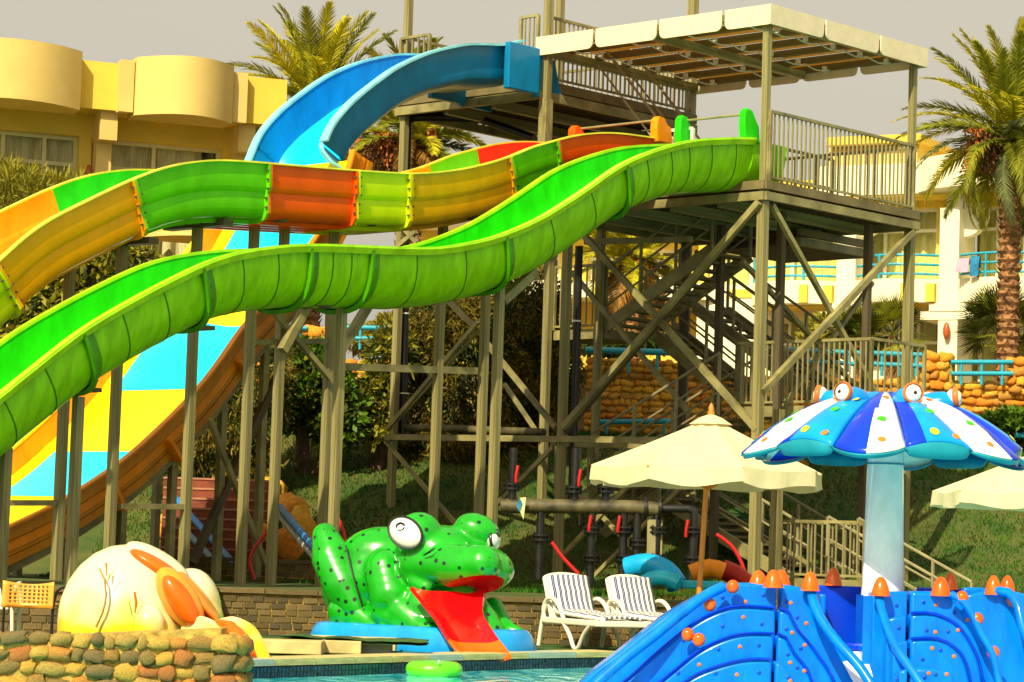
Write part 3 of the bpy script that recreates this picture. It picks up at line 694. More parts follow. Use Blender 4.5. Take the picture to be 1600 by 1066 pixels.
# pool
M['pool_floor'] = pm('pool_floor', (.05, .62, .66), rough=.5, var=.05, scale=2)
wt = bpy.data.materials.new('pool_water'); wt.use_nodes = True; b = wt.node_tree.nodes['Principled BSDF']
b.inputs['Base Color'].default_value = (.02, .50, .62, 1); b.inputs['Roughness'].default_value = .04; b.inputs['IOR'].default_value = 1.33
n2 = wt.node_tree.nodes.new('ShaderNodeTexNoise'); n2.inputs['Scale'].default_value = 1.1; n2.inputs['Detail'].default_value = 3; n2.inputs['Distortion'].default_value = 1.2
tcw = wt.node_tree.nodes.new('ShaderNodeTexCoord'); mpw = wt.node_tree.nodes.new('ShaderNodeMapping'); mpw.inputs['Scale'].default_value = (3, .9, 1)
wt.node_tree.links.new(tcw.outputs['Object'], mpw.inputs[0]); wt.node_tree.links.new(mpw.outputs[0], n2.inputs[0])
crw = wt.node_tree.nodes.new('ShaderNodeValToRGB'); crw.color_ramp.elements[0].color = (.006, .46, .60, 1); crw.color_ramp.elements[1].color = (.22, .90, .90, 1)
crw.color_ramp.elements[0].position = .38; crw.color_ramp.elements[1].position = .62
wt.node_tree.links.new(n2.outputs[0], crw.inputs[0]); wt.node_tree.links.new(crw.outputs[0], b.inputs['Base Color'])
bpw = wt.node_tree.nodes.new('ShaderNodeBump'); bpw.inputs['Strength'].default_value = .35; bpw.inputs['Distance'].default_value = .08
wt.node_tree.links.new(n2.outputs[0], bpw.inputs['Height']); wt.node_tree.links.new(bpw.outputs[0], b.inputs['Normal'])
struct('pool_water', MB().add([(x, y, -.13) for x, y in [(-9, 9), (60, 9), (60, 31.4)] + EDGE[::-1][0:] + [(-9, 21.6)]], [tuple(range(3 + len(EDGE) + 1))]), wt)
# tile band below the coping: real small tiles joined (too small to pick apart) over a dark grout backing
M['tile'] = pm('navy_mosaic', (.03, .075, .12), rough=.25, var=.5, scale=25); M['grout'] = pm('grout', (.10, .15, .17), rough=.8)
tl = MB(); bk = MB()
for (a, b_) in zip(EDGE[:-2], EDGE[1:-1]):
    a = V3((*a, 0)); b_ = V3((*b_, 0)); d = (b_ - a); L = d.length; d.normalize(); nr = d.cross(ZU)
    if nr.y > 0: nr = -nr
    bk.box((a + b_) / 2 - nr * .05 - ZU * .22, L, .1, .38, (d, nr, ZU))
    n_ = int(L / .055)
    for i in range(n_):
        for j in range(4): tl.box(a + d * (L * (i + .5) / n_) + nr * .004 - ZU * (.055 + .05 * j), .045, .012, .042, (d, nr, ZU))
pw = struct('pool_wall', bk, M['grout']); o = part('mosaic_tiles', tl, M['tile'], None, kind='stuff'); o.parent = pw
# coping blocks
cop_me = MB().box((0, 0, 0), 1, 1, 1).mesh('coping_block', [M['coping']])
for (a, b_) in zip(EDGE[1:-2], EDGE[2:-1]):
    a = V3((*a, 0)); b_ = V3((*b_, 0)); d = (b_ - a); L = d.length; d.normalize(); nr = d.cross(ZU); n_ = int(L / .62)
    if nr.y > 0: nr = -nr
    for i in range(n_):
        piece('coping_block', cop_me, a + d * (L * (i + .5) / n_) - nr * .17 + ZU * .012, pw, (0, 0, math.atan2(d.y, d.x)), (L / n_ * .985, .42, .06), M['coping'] if i % 5 else M['coping_grey'])
tag(bpy.data.objects['pool_wall'], kind='structure')
slab = thing('stone_ledge', 'low beige stone ledge with torn turf at the pool edge before the frog', 'ledge', at(560, 1030, 27.4))
for (px0, px1, py, Y, w_, m_) in ((400, 505, 1030, 26.6, .5, 'coping'), (505, 566, 1030, 27.1, .5, 'coping'), (566, 612, 1032, 27.3, .42, 'coping_grey'), (480, 620, 1014, 28.2, .4, 'coping')):
    a = gz(px0, py, .09); a = at(px0, py, Y); b_ = at(px1, py, Y); c_ = (a + b_) / 2; part('ledge_block', MB().box((c_.x, c_.y, .08), (b_ - a).length * .985, w_, .13), M[m_], slab, bevel=.01)
tb = MB(); vs, fs = grid(lambda x, y: .16 + .035 * noise.noise(V3((x * 4, y * 5, 0))), -2.25, -.75, 18, 26.9, 27.6, 8); tb.add(vs, fs); tb.add([(p[0], p[1], p[2] - .03) for p in vs], fs)
part('torn_turf', tb, M['turf'], slab)

# brick retaining wall
brick_me = MB().box((0, 0, 0), 1, 1, 1).mesh('brick_block', [BRICK[0]])
def brick_wall(label, a, b, z0, z1, name='brick_wall', bl=.165, bh=.078, seed=3, nmax=300, cap=True):
    a = V3(a); b = V3(b); d = b - a; L = d.length; d.normalize(); nr = d.cross(ZU); rr = random.Random(seed)
    if nr.y > 0: nr = -nr
    root = thing(name, label, 'wall', V3(((a.x + b.x) / 2, (a.y + b.y) / 2, z0)))
    c_ = (a + b) / 2 - nr * .14; part('wall_core', MB().box(V3((c_.x, c_.y, (z0 + z1) / 2 - .03)), L, .26, z1 - z0 - .08, (d, nr, ZU)), M['mortar'], root)
    rows = int((z1 - z0 - .06) / bh); n = 0
    for r_ in range(rows - 1, -1, -1):
        s_ = -rr.random() * bl
        while s_ < L:
            w_ = bl * rr.uniform(.7, 1.3); c0 = s_ + w_ / 2; s_ += w_
            if c0 > L - .02 or c0 < .02: continue
            pos = a + d * c0 - nr * (.02 + rr.uniform(-.008, .006)); pos.z = z0 + bh * (r_ + .5) + rr.uniform(-.004, .004)
            if n < nmax: piece('brick', brick_me, pos, root, (rr.uniform(-.04, .04), rr.uniform(-.04, .04), math.atan2(d.y, d.x) + rr.uniform(-.03, .03)), (w_ - .014, .06, bh * rr.uniform(.78, .9)), rr.choice(BRICK)); n += 1
    if cap:
        k = int(L / .6)
        for i in range(k):
            pos = a + d * (L * (i + .5) / k) - nr * .12; pos.z = z1 - .035 + rr.uniform(-.004, .004)
            piece('cap_stone', brick_me, pos, root, (0, 0, math.atan2(d.y, d.x)), (L / k - .01, .34, .055), BRICK[0] if i % 3 else BRICK[2])
    return root
brick_wall('low brown brick wall between the white rabbit and the green frog', (-3.5, 32.2, 0), (-.95, 32.2, 0), 0, .56)
brick_wall('low brown brick wall behind the striped loungers', (-.9, 32.2, 0), (2.9, 32.2, 0), 0, .56, seed=5)
brick_wall('low brick wall in shade behind the blue play castle', (2.9, 32.2, 0), (9.5, 32.2, 0), 0, .56, seed=6, bl=.3, bh=.1, nmax=150)
brick_wall('brown brick wall behind the orange chair', (-9, 29.2, 0), (-3.5, 29.2, 0), 0, .56, seed=7, bl=.2)
brick_wall('short brick wall end hidden behind the rabbit', (-3.47, 29.3, 0), (-3.47, 32.2, 0), 0, .56, seed=8, bl=.25, bh=.1, nmax=60)
brick_wall('second darker brick step wall at the foot of the red stairs', (-5.6, 37.6, 0), (-2.6, 37.6, 0), .55, .90, seed=9, bl=.2, bh=.09)

# far stone retaining walls at the top of the bank
stone_wall('stone_retaining_wall', 'orange stone retaining wall seen through the tower left of the zigzag stairs', at(918, 600, 49), at(1116, 600, 49), 3.1, 4.72, .5, .165, STONE_FAR, 300, 11)
stone_wall('stone_retaining_wall', 'orange stone wall seen between the green slide supports', at(480, 600, 49), at(625, 600, 49), 2.9, 4.55, .5, .18, STONE_FAR, 200, 12)
stone_wall('stone_retaining_wall', 'long orange stone terrace wall behind the spotted octopus canopy', at(1118, 640, 49), at(1700, 640, 49), 3.3, 4.52, .5, .215, STONE_FAR, 300, 13)
stone_wall('stone_retaining_wall', 'stone wall strip left of the slides under the far bushes', at(-200, 640, 49.0), at(478, 640, 49), 2.9, 4.5, .5, .34, STONE_FAR, 150, 14)
stone_wall('stone_rubble_bank', 'band of round stones along the bank under the cream umbrella', at(1110, 770, 46.0), at(1262, 770, 46), 2.0, 2.85, .5, .2, STONE, 130, 15, cat='stones')
stone_wall('stone_rubble_bank', 'low line of stones at the top of the lawn right of the octopus stem', at(1420, 745, 48.2), at(1560, 745, 48.2), 3.0, 3.3, .4, .16, STONE, 60, 16, cat='stones')
def pier(px, py0, py1, Y, wpx, label, seed):
    a = at(px - wpx / 2, py1, Y); b = at(px + wpx / 2, py1, Y); stone_wall('stone_pier', label, (a.x, Y, 0), (b.x, Y, 0), at(px, py1, Y).z, at(px, py0, Y).z, .6, .24, STONE_FAR, 60, seed, cat='pier')
pier(1466, 549, 612, 48.9, 52, 'square stone pier at the left end of the blue handrail', 21)
pier(1604, 560, 618, 48.9, 50, 'stone pier at the right edge of the photo ending the blue handrail', 22)
pier(496, 508, 560, 48.9, 36, 'orange stone pier seen left of the double slide support', 23)
pier(1250, 572, 600, 48.9, 40, 'low stone pier behind the zigzag stair landing', 24)
# foreground wall
stone_wall('rubble_stone_wall', 'foreground wall of rounded brown and ochre stones at the bottom left', (-6.2, 22.0, 0), at(345, 1000, 22.0), -.42, .30, .5, .150, STONE, 200, 31, coursed=.85, depth=.36)
fw = [o for o in bpy.data.objects if o.name.startswith('rubble_stone_wall')][0]
e = at(345, 1000, 22.0); rr = random.Random(5)
for r_ in range(5):
    for k in range(5):
        a_ = rad(-80 + 38 * k); piece('stone', rr.choice(ROCKS), V3((e.x + math.cos(a_) * .17, 22.25 + math.sin(a_) * .25, -.36 + .15 * r_)), fw, (rr.uniform(-.2, .2), rr.uniform(-.2, .2), a_ + 1.57), (.22, .14, .155), rr.choice(STONE))
part('wall_end', MB().lathe((e.x, 22.25, 0), [(.17, -.42), (.17, .27), (.02, .3)], 16), M['mortar'], fw)
tp = MB(); vs, fs = grid(lambda x, y: .245 + .02 * noise.noise(V3((x * 5, y * 5, 0))), -6.2, e.x + .12, 60, 21.98, 22.5, 8); tp.add(vs, fs)
part('mortar_top', tp, M['coping'], fw)

# ================================================================ BUILDINGS
M['stucco'] = pm('ochre_stucco', (.76, .53, .06), rough=.85, var=.05, scale=1.2, bump=.15, bscale=80)
M['stucco_lite'] = pm('cream_stucco', (.70, .50, .15), rough=.85, var=.04, scale=1.2, bump=.12, bscale=80)
M['stucco_white'] = pm('white_stucco', (.86, .80, .55), rough=.8, var=.03, scale=1)
M['frame'] = pm('window_frame', (.66, .60, .30), rough=.5, var=.04)
M['frame_white'] = pm('white_window_frame', (.80, .78, .60), rough=.5, var=.04)
M['curtain'] = pm('curtain', (.82, .80, .26), rough=.8, var=.12, scale=8, streak=(6, 6, .4))
M['curtain_dull'] = pm('grey_curtain', (.85, .78, .38), rough=.8, var=.15, scale=8, streak=(6, 6, .4))
M['dark_room'] = pm('dark_room', (.03, .02, .012), rough=.8)
gl = bpy.data.materials.new('glass'); gl.use_nodes = True; n_ = gl.node_tree.nodes; b = n_['Principled BSDF']
b.inputs['Base Color'].default_value = (.05, .06, .05, 1); b.inputs['Roughness'].default_value = .05; tr = n_.new('ShaderNodeBsdfTransparent'); mx = n_.new('ShaderNodeMixShader'); mx.inputs[0].default_value = .90
gl.node_tree.links.new(b.outputs[0], mx.inputs[1]); gl.node_tree.links.new(tr.outputs[0], mx.inputs[2]); gl.node_tree.links.new(mx.outputs[0], n_['Material Output'].inputs[0]); M['glass'] = gl
M['rail_blue'] = pm('sky_blue_rail', (.02, .36, .50), rough=.4, var=.08)
M['amber'] = pm('wall_lamp_amber', (.50, .10, .02), rough=.4)
class Bld:
    def __init__(s, name, label, origin, ang, cat='building'):
        s.e = V3((math.cos(ang), math.sin(ang), 0)); s.n = s.e.cross(ZU)
        if s.n.y > 0: s.n = -s.n
        s.o = V3(origin); s.root = thing(name, label, cat, s.o)
    def p(s, a, z, d=0): return V3((s.o.x, s.o.y, z)) + s.e * a + s.n * d
    def hit(s, px, py, d=0):
        q = onp(px, py, s.o + s.n * d, s.n); return (q - s.o).dot(s.e), q.z
    def bx(s, mb, a0, a1, z0, z1, d0, d1): mb.box(s.p((a0 + a1) / 2, (z0 + z1) / 2, (d0 + d1) / 2), a1 - a0, d1 - d0, z1 - z0, (s.e, s.n, ZU)); return mb
    def box(s, name, mat, a0, a1, z0, z1, d0, d1, **k): return part(name, s.bx(MB(), a0, a1, z0, z1, d0, d1), M[mat], s.root, **k)
    def arc(s, name, mat, a0, a1, z0, z1, d0, bulge, side=.0, n=20, th=.12):
        out = []
        for k in range(n + 1):
            t = k / n; out.append((a0 + (a1 - a0) * t, d0 + side + bulge * (1 - (2 * t - 1) ** 2)))
        poly = [s.p(a0, z0, d0 - .3)] + [s.p(a, z0, d) for a, d in out] + [s.p(a1, z0, d0 - .3)]
        return part(name, MB().prism(poly, ZU * (z1 - z0)), M[mat], s.root, smooth=30)
    def window(s, a0, a1, z0, z1, fm='frame', cm='curtain', vm=(.5,), hm=(), dark=0, depth=.25, fw_=.07, gaps=()):
        w_ = MB(); f = fw_
        for (x0, x1) in ((a0, a0 + f), (a1 - f, a1)): s.bx(w_, x0, x1, z0, z1, -depth, -depth + .08)
        for (y0, y1) in ((z0, z0 + f), (z1 - f, z1)): s.bx(w_, a0 + f, a1 - f, y0, y1, -depth, -depth + .08)
        fo_ = part('window', w_, M[fm], s.root)
        q = MB()
        for t in vm: x = a0 + (a1 - a0) * t; s.bx(q, x - f / 2, x + f / 2, z0 + f, z1 - f, -depth - .004, -depth + .07)
        for t in hm: y = z0 + (z1 - z0) * t; s.bx(q, a0 + f, a1 - f, y - f / 2, y + f / 2, -depth - .008, -depth + .065)
        if q.v: part('mullion', q, M[fm], fo_)
        part('pane', s.bx(MB(), a0 + f, a1 - f, z0 + f, z1 - f, -depth + .02, -depth + .03), M['glass'], fo_)
        n = max(20, int((a1 - a0) / .06)); vs = []; rr = random.Random(int(a0 * 100) & 1023)
        ph = rr.random() * 6
        for k in range(n + 1):
            t = k / n; a = a0 + .05 + (a1 - a0 - .1) * t; dd = -depth - .16 + .075 * math.sin(k * 1.25 + ph + 1.2 * math.sin(k * .31))
            if any(g0 < t < g1 for g0, g1 in gaps): dd = -depth - 1.2
            vs += [s.p(a, z0, dd), s.p(a, z1, dd)]
        part('curtain', MB().add(vs, [(2 * k, 2 * k + 2, 2 * k + 3, 2 * k + 1) for k in range(n)]), M[cm], fo_, smooth=70)
        part('reveal', s.bx(MB(), a0, a1, z0, z1, -depth - 1.3, -depth - 1.25), M['dark_room'], fo_)
        return fo_
    def wall(s, mat, a0, a1, z0, z1, holes, depth=.25):      # a wall built round its openings
        holes = sorted(holes); a = a0; mb = MB()
        for (h0, h1, y0, y1) in holes:
            s.bx(mb, a, h0, z0, z1, -depth - .2, 0)
            s.bx(mb, h0, h1, z0, y0, -depth - .2, 0) if y0 > z0 else None
            s.bx(mb, h0, h1, y1, z1, -depth - .2, 0) if z1 > y1 else None
            a = h1
        s.bx(mb, a, a1, z0, z1, -depth - .2, 0); return part('wall', mb, M[mat], s.root)
# left building ------------------------------------------------
ang = rad(21)
LB = Bld('hotel_building', 'ochre hotel wing with scalloped rounded roof parapets at the upper left', at(383, 250, 50), ang); LB.o.z = 0; LB.root.location.z = 4.5; ORG[LB.root.name] = V3((LB.o.x, LB.o.y, 4.5))
H = LB.hit
_, zt = H(383, 130); _, zpb = H(383, 200); aR = 0.0
_, zs = H(360, 200)
wz1 = H(345, 232)[1]; wz0 = wz1 - 2.6; aL = H(-320, 200)[0]
p1 = H(150, 200)[0]
wins = []
LB.wall('stucco', aL, .45, 4.5, zpb, [(H(-300, 250)[0], H(-152, 250)[0], wz0, wz1), (H(-140, 250)[0], H(123, 250)[0], wz0, wz1), (H(142, 250)[0], H(347, 250)[0], wz0, wz1)])
LB.window(H(142, 250)[0], H(347, 250)[0], wz0, wz1, cm='curtain_dull', vm=(.49,), hm=(.80,), gaps=((0, .09), (.92, 1)))
LB.window(H(-140, 250)[0], H(123, 250)[0], wz0, wz1, cm='curtain_dull', vm=(.25, .55, .8), hm=(.80,))
LB.window(H(-300, 250)[0], H(-152, 250)[0], wz0, wz1, cm='curtain_dull', vm=(.5,), hm=(.70,))
LB.box('parapet', 'stucco', aL, .55, zpb - .02, zt, -.4, .75)
LB.box('roof', 'stucco', aL, .55, zt - .3, zt - .05, -9, -.45)
LB.box('wall', 'stucco', .1, .45, 4.5, zt - .1, -9, -.46); LB.box('wall', 'stucco', aL, aL + .3, 4.5, zt - .1, -9, -.46); LB.box('wall', 'stucco', aL, .45, 4.5, zt - .1, -9.3, -9)
b0, b1 = H(192, 150)[0], H(342, 150)[0]
LB.arc('rounded_parapet', 'stucco_lite', b0, b1, zpb - .12, zt + .10, .76, .62, .28)
LB.arc('rounded_parapet', 'stucco_lite', H(-110, 150)[0], H(108, 150)[0], zpb - .12, zt + .10, .76, .62, .28)
LB.box('parapet_fin', 'stucco_lite', b0 - .28, b0 - .02, zpb - .06, zt + .04, .74, .98); LB.box('parapet_fin', 'stucco_lite', b1 + .02, b1 + .3, zpb - .06, zt + .02, .74, .94)
for px in (158, 372): a = H(px, 220)[0]; LB.box('column', 'stucco_lite', a - .16, a + .16, zpb - .55, zpb, .0, .62); LB.box('column', 'stucco_lite', a - .14, a + .14, 4.5, zpb - .55, .0, .30)
lo = MB().ell(LB.p(H(136, 275)[0], H(136, 272)[1], .1), .06, .06, .17, 10); part('wall_lamp', lo, M['amber'], LB.root, smooth=60)
# lower balcony slab edges seen between slides
LB.arc('balcony_parapet', 'stucco_lite', H(215, 380)[0], H(345, 380)[0], H(260, 378)[1], H(260, 350)[1], .3, .8, .2)

# right building ------------------------------------------------
RB = Bld('hotel_building', 'sunlit two storey hotel with cream balconies and blue rails behind the tower', V3((at(1400, 400, 60).x, 60, 0)), rad(-27)); RB.root.location.z = 4.5; ORG[RB.root.name] = V3((RB.o.x, RB.o.y, 4.5))
H = RB.hit
A = lambda px, py=450, d=0: H(px, py, d)[0]; Zp = lambda px, py, d=0: H(px, py, d)[1]
zroof = Zp(1500, 252, .9); zroofb = Zp(1500, 300, .9)
z_u1 = Zp(1400, 326); z_fl = Zp(1400, 455); z_g1 = Zp(1500, 497); 
zsl = Zp(1400, 474, 1.1); zpt = Zp(1400, 438, 1.1)
bays = [(A(1105), A(1300)), (A(1336), A(1462)), (A(1512), A(1640)), (A(1665), A(1800))]
RB.wall('stucco', A(1090), A(1830), z_fl - .1, zroofb + .3, [(a, b_, z_fl + .1, z_u1) for a, b_ in bays])
gb = [(A(1200), A(1262)), (A(1275), A(1330)), (A(1395), A(1470)), (A(1484), A(1575)), (A(1600), A(1700))]
RB.wall('stucco_white', A(1090), A(1830), 4.5, z_fl - .12, [(a, b_, 4.75, z_g1) for a, b_ in gb])
for i, (a, b_) in enumerate(bays): RB.window(a, b_, z_fl + .1, z_u1, 'frame_white', 'curtain', (.33, .66), (.72,))
for i, (a, b_) in enumerate(gb): RB.window(a, b_, 4.75, z_g1, 'frame_white', 'curtain', (.5,), (.72,))
RB.box('parapet', 'stucco_white', A(1290), A(1830), zroofb, zroof, -.4, .9)
RB.arc('rounded_parapet', 'stucco_white', A(1455, 270), A(1640, 270), zroofb + .02, zroof + .06, .9, .8)
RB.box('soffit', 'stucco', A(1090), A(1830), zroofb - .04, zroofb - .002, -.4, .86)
zc1 = Zp(1300, 222, .2); RB.box('cornice', 'stucco', A(1292, 220, .8), A(1440, 210, .8), zc1 - .18, zc1 + .0, -3, .85); RB.box('roof_block', 'stucco', A(1296, 220, .5), A(1437, 210, .5), zroof - .3, zc1 - .18, -3, .5); RB.box('cornice', 'stucco_lite', A(1292, 240, .6), A(1440, 240, .6), zc1 - .95, zc1 - .8, -3, .65)
for k in range(16):
    a = A(1296, 220, .5) + (A(1437, 210, .5) - A(1296, 220, .5)) * (k + .5) / 16; RB.box('cornice_tooth', 'stucco_lite', a - .06, a + .06, zc1 - .7, zc1 - .3, .5, .62)
for (px, wd) in ((1321, .22), (1482, .22), (1655, .22)):
    a = A(px, 500, 1.1); RB.box('column', 'stucco_white', a - wd, a + wd, 4.5, Zp(px, 330, .6), .0, 1.15); RB.box('column', 'stucco_white', a - wd * .8, a + wd * .8, Zp(px, 330, .6), zroofb - .04, .4, .84)
    RB.box('column_foot', 'stucco_white', a - .62, a + .62, Zp(px, 500, 1.1), Zp(px, 487, 1.1), .0, 1.17); RB.box('column_foot', 'stucco_white', a - .42, a + .42, Zp(px, 487, 1.1) + .002, Zp(px, 474, 1.1), .0, 1.19)
    ah = MB(); cc = []
    for k in range(9): t = k / 8 * math.pi / 2; cc.append(RB.p(a + .2 + .5 * math.sin(t) * 1.0, Zp(px, 372, .6) + .55 - .55 * math.cos(t) + .0, .45))
    ah.prism(cc + [RB.p(a + .7, Zp(px, 372, .6) + .75, .45), RB.p(a + .2, Zp(px, 372, .6) + .75, .45)], RB.n * .3); part('curved_bracket', ah, M['stucco_white'], RB.root)
for j, (x0, x1) in enumerate(((1176, 1312), (1330, 1472), (1492, 1645), (1662, 1800))):
    a0, a1 = A(x0, 450, 1.0), A(x1, 450, 1.0)
    RB.arc('balcony', 'stucco_white', a0, a1, zsl, zpt, .02, .45, 1.0)
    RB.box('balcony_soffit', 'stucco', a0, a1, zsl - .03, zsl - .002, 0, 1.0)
    for t in (.62, .86): RB.box('balcony_rib', 'stucco', a0 + (a1 - a0) * t, a0 + (a1 - a0) * t + .2, zsl + .01, zpt - .1, 1.0, 1.0 + .47 * (1 - (2 * t - 1) ** 2) + .03)
    rl = MB(); out = []
    for k in range(15): t = k / 14; out.append((a0 + (a1 - a0) * t, .9 + .45 * (1 - (2 * t - 1) ** 2)))
    for z_ in (.12, .33, .54): rl.tube([RB.p(a, zpt + z_, d) for a, d in out], .028, 6)
    for k in (0, 5, 9, 14): a, d = out[k]; rl.tube([RB.p(a, zpt - .05, d), RB.p(a, zpt + .56, d)], .03, 6)
    part('balcony_rail', rl, M['rail_blue'], RB.root, smooth=60)
RB.box('roof', 'stucco', A(1090), A(1830), zroof - .3, zroof - .1, -9, -.41); RB.box('wall', 'stucco', A(1090), A(1090) + .3, 4.5, zroof - .1, -9, -.46)
part('wall_lamp', MB().ell(RB.p(A(1478, 515, 1.3), Zp(1478, 517, 1.3), 1.26), .08, .08, .2, 10), M['amber'], RB.root, smooth=60)
def towel(label, px0, px1, y0, y1, cols, cat='towel'):
    a0, a1 = A(px0, 420, 1.45), A(px1, 420, 1.45); zt_, z0_ = Zp(px0, y0, 1.45), Zp(px0, y1, 1.45); n = 12; vs = []; fs = []
    for side, d in ((0, 1.44), (1, 1.30)):
        pass
    for k in range(n + 1):
        a = a0 + (a1 - a0) * k / n; w_ = .02 * math.sin(k * 1.7); vs += [RB.p(a, z0_, 1.50 + w_), RB.p(a, (z0_ + zt_) / 2, 1.47 + w_), RB.p(a, zt_, 1.42), RB.p(a, zt_ - .01, 1.34), RB.p(a, z0_ + .2, 1.32 + w_)]
    fs = [(k * 5 + j, k * 5 + 5 + j, k * 5 + 6 + j, k * 5 + 1 + j) for k in range(n) for j in range(4)]
    o = solo('towel', MB().add(vs, fs), cols, label, cat, smooth=60)
M['lilac'] = pm('lilac_cotton', (.62, .36, .48), rough=.9, var=.08); M['teal_cloth'] = pm('teal_cotton', (.02, .22, .42), rough=.9, var=.2)
M['floral'] = pm('floral_cotton', (.75, .05, .10), rough=.9, scale=6, col2=(.30, .62, .05)); M['pinkc'] = pm('pink_cotton', (.8, .25, .35), rough=.9, var=.2)
towel('lilac towel hung over the blue balcony rail', 1494, 1514, 404, 426, M['lilac']); towel('dark teal cloth on the balcony rail beside the lilac towel', 1516, 1530, 400, 432, M['teal_cloth']); towel('colourful red, green and pink towel on the balcony rail by the palm', 1560, 1583, 399, 431, M['floral'])
# middle building behind the tower
MBd = Bld('hotel_building', 'yellow hotel block glimpsed between the palms and the steel tower', V3((at(700, 400, 64).x, 64, 0)), rad(-8)); MBd.root.location.z = 4.5; ORG[MBd.root.name] = V3((MBd.o.x, MBd.o.y, 4.5))
A_ = lambda px: MBd.hit(px, 400)[0]; Z_ = lambda py: MBd.hit(800, py)[1]
MBd.wall('stucco', A_(655), A_(1180), 4.5, Z_(345), [(A_(x), A_(x + 45), Z_(440), Z_(385)) for x in (670, 740, 830, 920, 1010, 1100)] )
for x in (670, 740, 830, 920, 1010, 1100): MBd.window(A_(x), A_(x + 45), Z_(440), Z_(385), 'frame_white', 'curtain', (.5,), (.7,))
MBd.box('parapet', 'stucco_white', A_(650), A_(1180), Z_(362), Z_(335), -.4, .9); MBd.box('balcony', 'stucco_white', A_(655), A_(1180), Z_(470), Z_(446), 0, 1.2)
MBd.box('roof', 'stucco', A_(655), A_(1180), Z_(345) - .3, Z_(345) - .1, -8, -.41); MBd.box('wall', 'stucco', A_(655), A_(655) + .3, 4.5, Z_(345) - .1, -8, -.46)

# ================================================================ blue handrails, red stairs
def rails(label, pts, zs_, r=.045, Y=48.8, posts=True):
    a = at(*pts[0], Y); b_ = at(*pts[-1], Y)
    t = thing('blue_handrail', label, 'handrail', V3((a.x, a.y, ground(a.x, a.y) if Y < 49 else 4.5)))
    for dz in zs_: part('rail', MB().tube([at(x, y + dz, Y) for x, y in pts], r, 8), M['rail_blue'], t, smooth=60)
    if posts:
        for k in range(3):
            q = at(pts[0][0] + (pts[-1][0] - pts[0][0]) * (k + .5) / 3, pts[0][1], Y); part('rail_post', MB().tube([V3((q.x, q.y, q.z - .42)), q], .03, 6), M['rail_blue'], t)
rails('pair of sky blue rails between the two stone piers', [(1486, 566), (1582, 566)], (0, 18)); rails('sky blue double rail on the terrace left of the stone pier', [(1365, 552), (1445, 555)], (0, 17))
rails('sky blue rail over the stone wall seen under the stair landing', [(915, 547), (1050, 551)], (0,), .06); rails('sky blue double rail seen between the slide supports', [(515, 511), (612, 513)], (0, 17)); rails('sky blue rails glimpsed behind the stair braces', [(1225, 546), (1345, 552)], (0, 17))
rails('sky blue rails behind the leftmost posts of the frame', [(405, 510), (480, 513)], (0, 17)); rails('short sky blue rail low on the right bank', [(1585, 680), (1640, 682)], (0,), .05, 47.5, False)
rails('sky blue low rail in front of the ochre wall', [(925, 660), (1060, 658)], (0,), .05, 48.3)
M['stair_red'] = pm('red_brown_step', (.22, .05, .02), rough=.8, var=.25, scale=5, bump=.3); M['nosing'] = pm('step_nosing', (.42, .18, .10), rough=.7)
rs = thing('garden_stairs', 'red brown garden stairs climbing the bank behind the ramp slide', 'stairs', at(345, 885, 39.5))
for k in range(9):
    y = 875 - k * 15.5; c_ = at(345, y, 39.6 + k * .32); s_ = part('stair_step', MB().box(c_ - ZU * .35, 1.75, .4, .7), M['stair_red'], rs); part('step_nosing', MB().box(c_ + ZU * .012 - V3((0, .19, 0)), 1.75, .05, .03), M['nosing'], s_)
for (p0, p1, nm) in (((268, 772), (366, 882), 'steep blue handrail running down the left of the garden stairs'), ((262, 800), (340, 882), 'lower grey blue handrail beside the garden stairs')):
    solo('blue_handrail', MB().tube([at(*p0, 41.5), at(*p1, 38.6)], .05, 8), pm('stair_rail', (.02, .22, .62) if p0[0] == 268 else (.12, .25, .36), rough=.4), nm, 'handrail', smooth=60)
for (p0, p1, nm, col) in (((437, 792), (492, 858), 'bright blue pole leaning behind the frog', (.02, .25, .7)), ((437, 806), (492, 872), 'grey pole leaning behind the frog under the blue pole', (.4, .42, .4))):
    solo('leaning_pole', MB().tube([at(*p0, 38), at(*p1, 36)], .05, 8), pm('pole_paint', col, rough=.4), nm, 'pole', smooth=60)
for (pts, nm) in ((((862, 847), (880, 872), (904, 897)), 'straight red hose rising to the tower post left of the loungers'), (((1119, 835), (1142, 852), (1158, 878), (1167, 906)), 'curved red hose beside the umbrella pole'), (((527, 806), (537, 832), (540, 850)), 'red hose behind the frog back'), (((432, 812), (392, 868), (398, 905)), 'thin red hose beside the garden stairs')):
    solo('red_hose', MB().tube(sag([at(x, y, 34.2 if pts[0][0] > 500 else 36.5) for x, y in pts]), .024, 8), M['red'], nm, 'hose', smooth=60)
# rocks beside the stairs
for k, (px, py, Y, s_) in enumerate(((410, 770, 43, .55), (400, 800, 42, .5), (425, 800, 42.5, .45), (392, 840, 41, .5), (415, 840, 40.5, .42), (265, 810, 43, .3), (258, 830, 42, .28), (430, 768, 43.4, .4), (455, 800, 41, .55), (470, 830, 40, .6), (450, 850, 39.3, .5))):
    p = at(px, py, Y); o = piece('boulder', ROCKS[k % 8], p, None, (k, k * 2, k * 3), (s_, s_ * .8, s_ * .85), STONE_FAR[k % 4])
    tag(o, ['ochre boulder topmost beside the garden stairs', 'ochre boulder second in the pile right of the garden stairs', 'ochre boulder right of its neighbours by the slide post', 'ochre boulder halfway down the stairs edge', 'small ochre boulder low beside the stairs', 'small pale rock left of the garden stairs', 'smallest rock low left of the garden stairs', 'ochre rock crowning the pile near the bushes', 'brown boulder below the leaning poles', 'large brown boulder just behind the frog back', 'brown boulder at the foot of the pile left of the frog'][k], 'rock', 'boulders by the garden stairs')

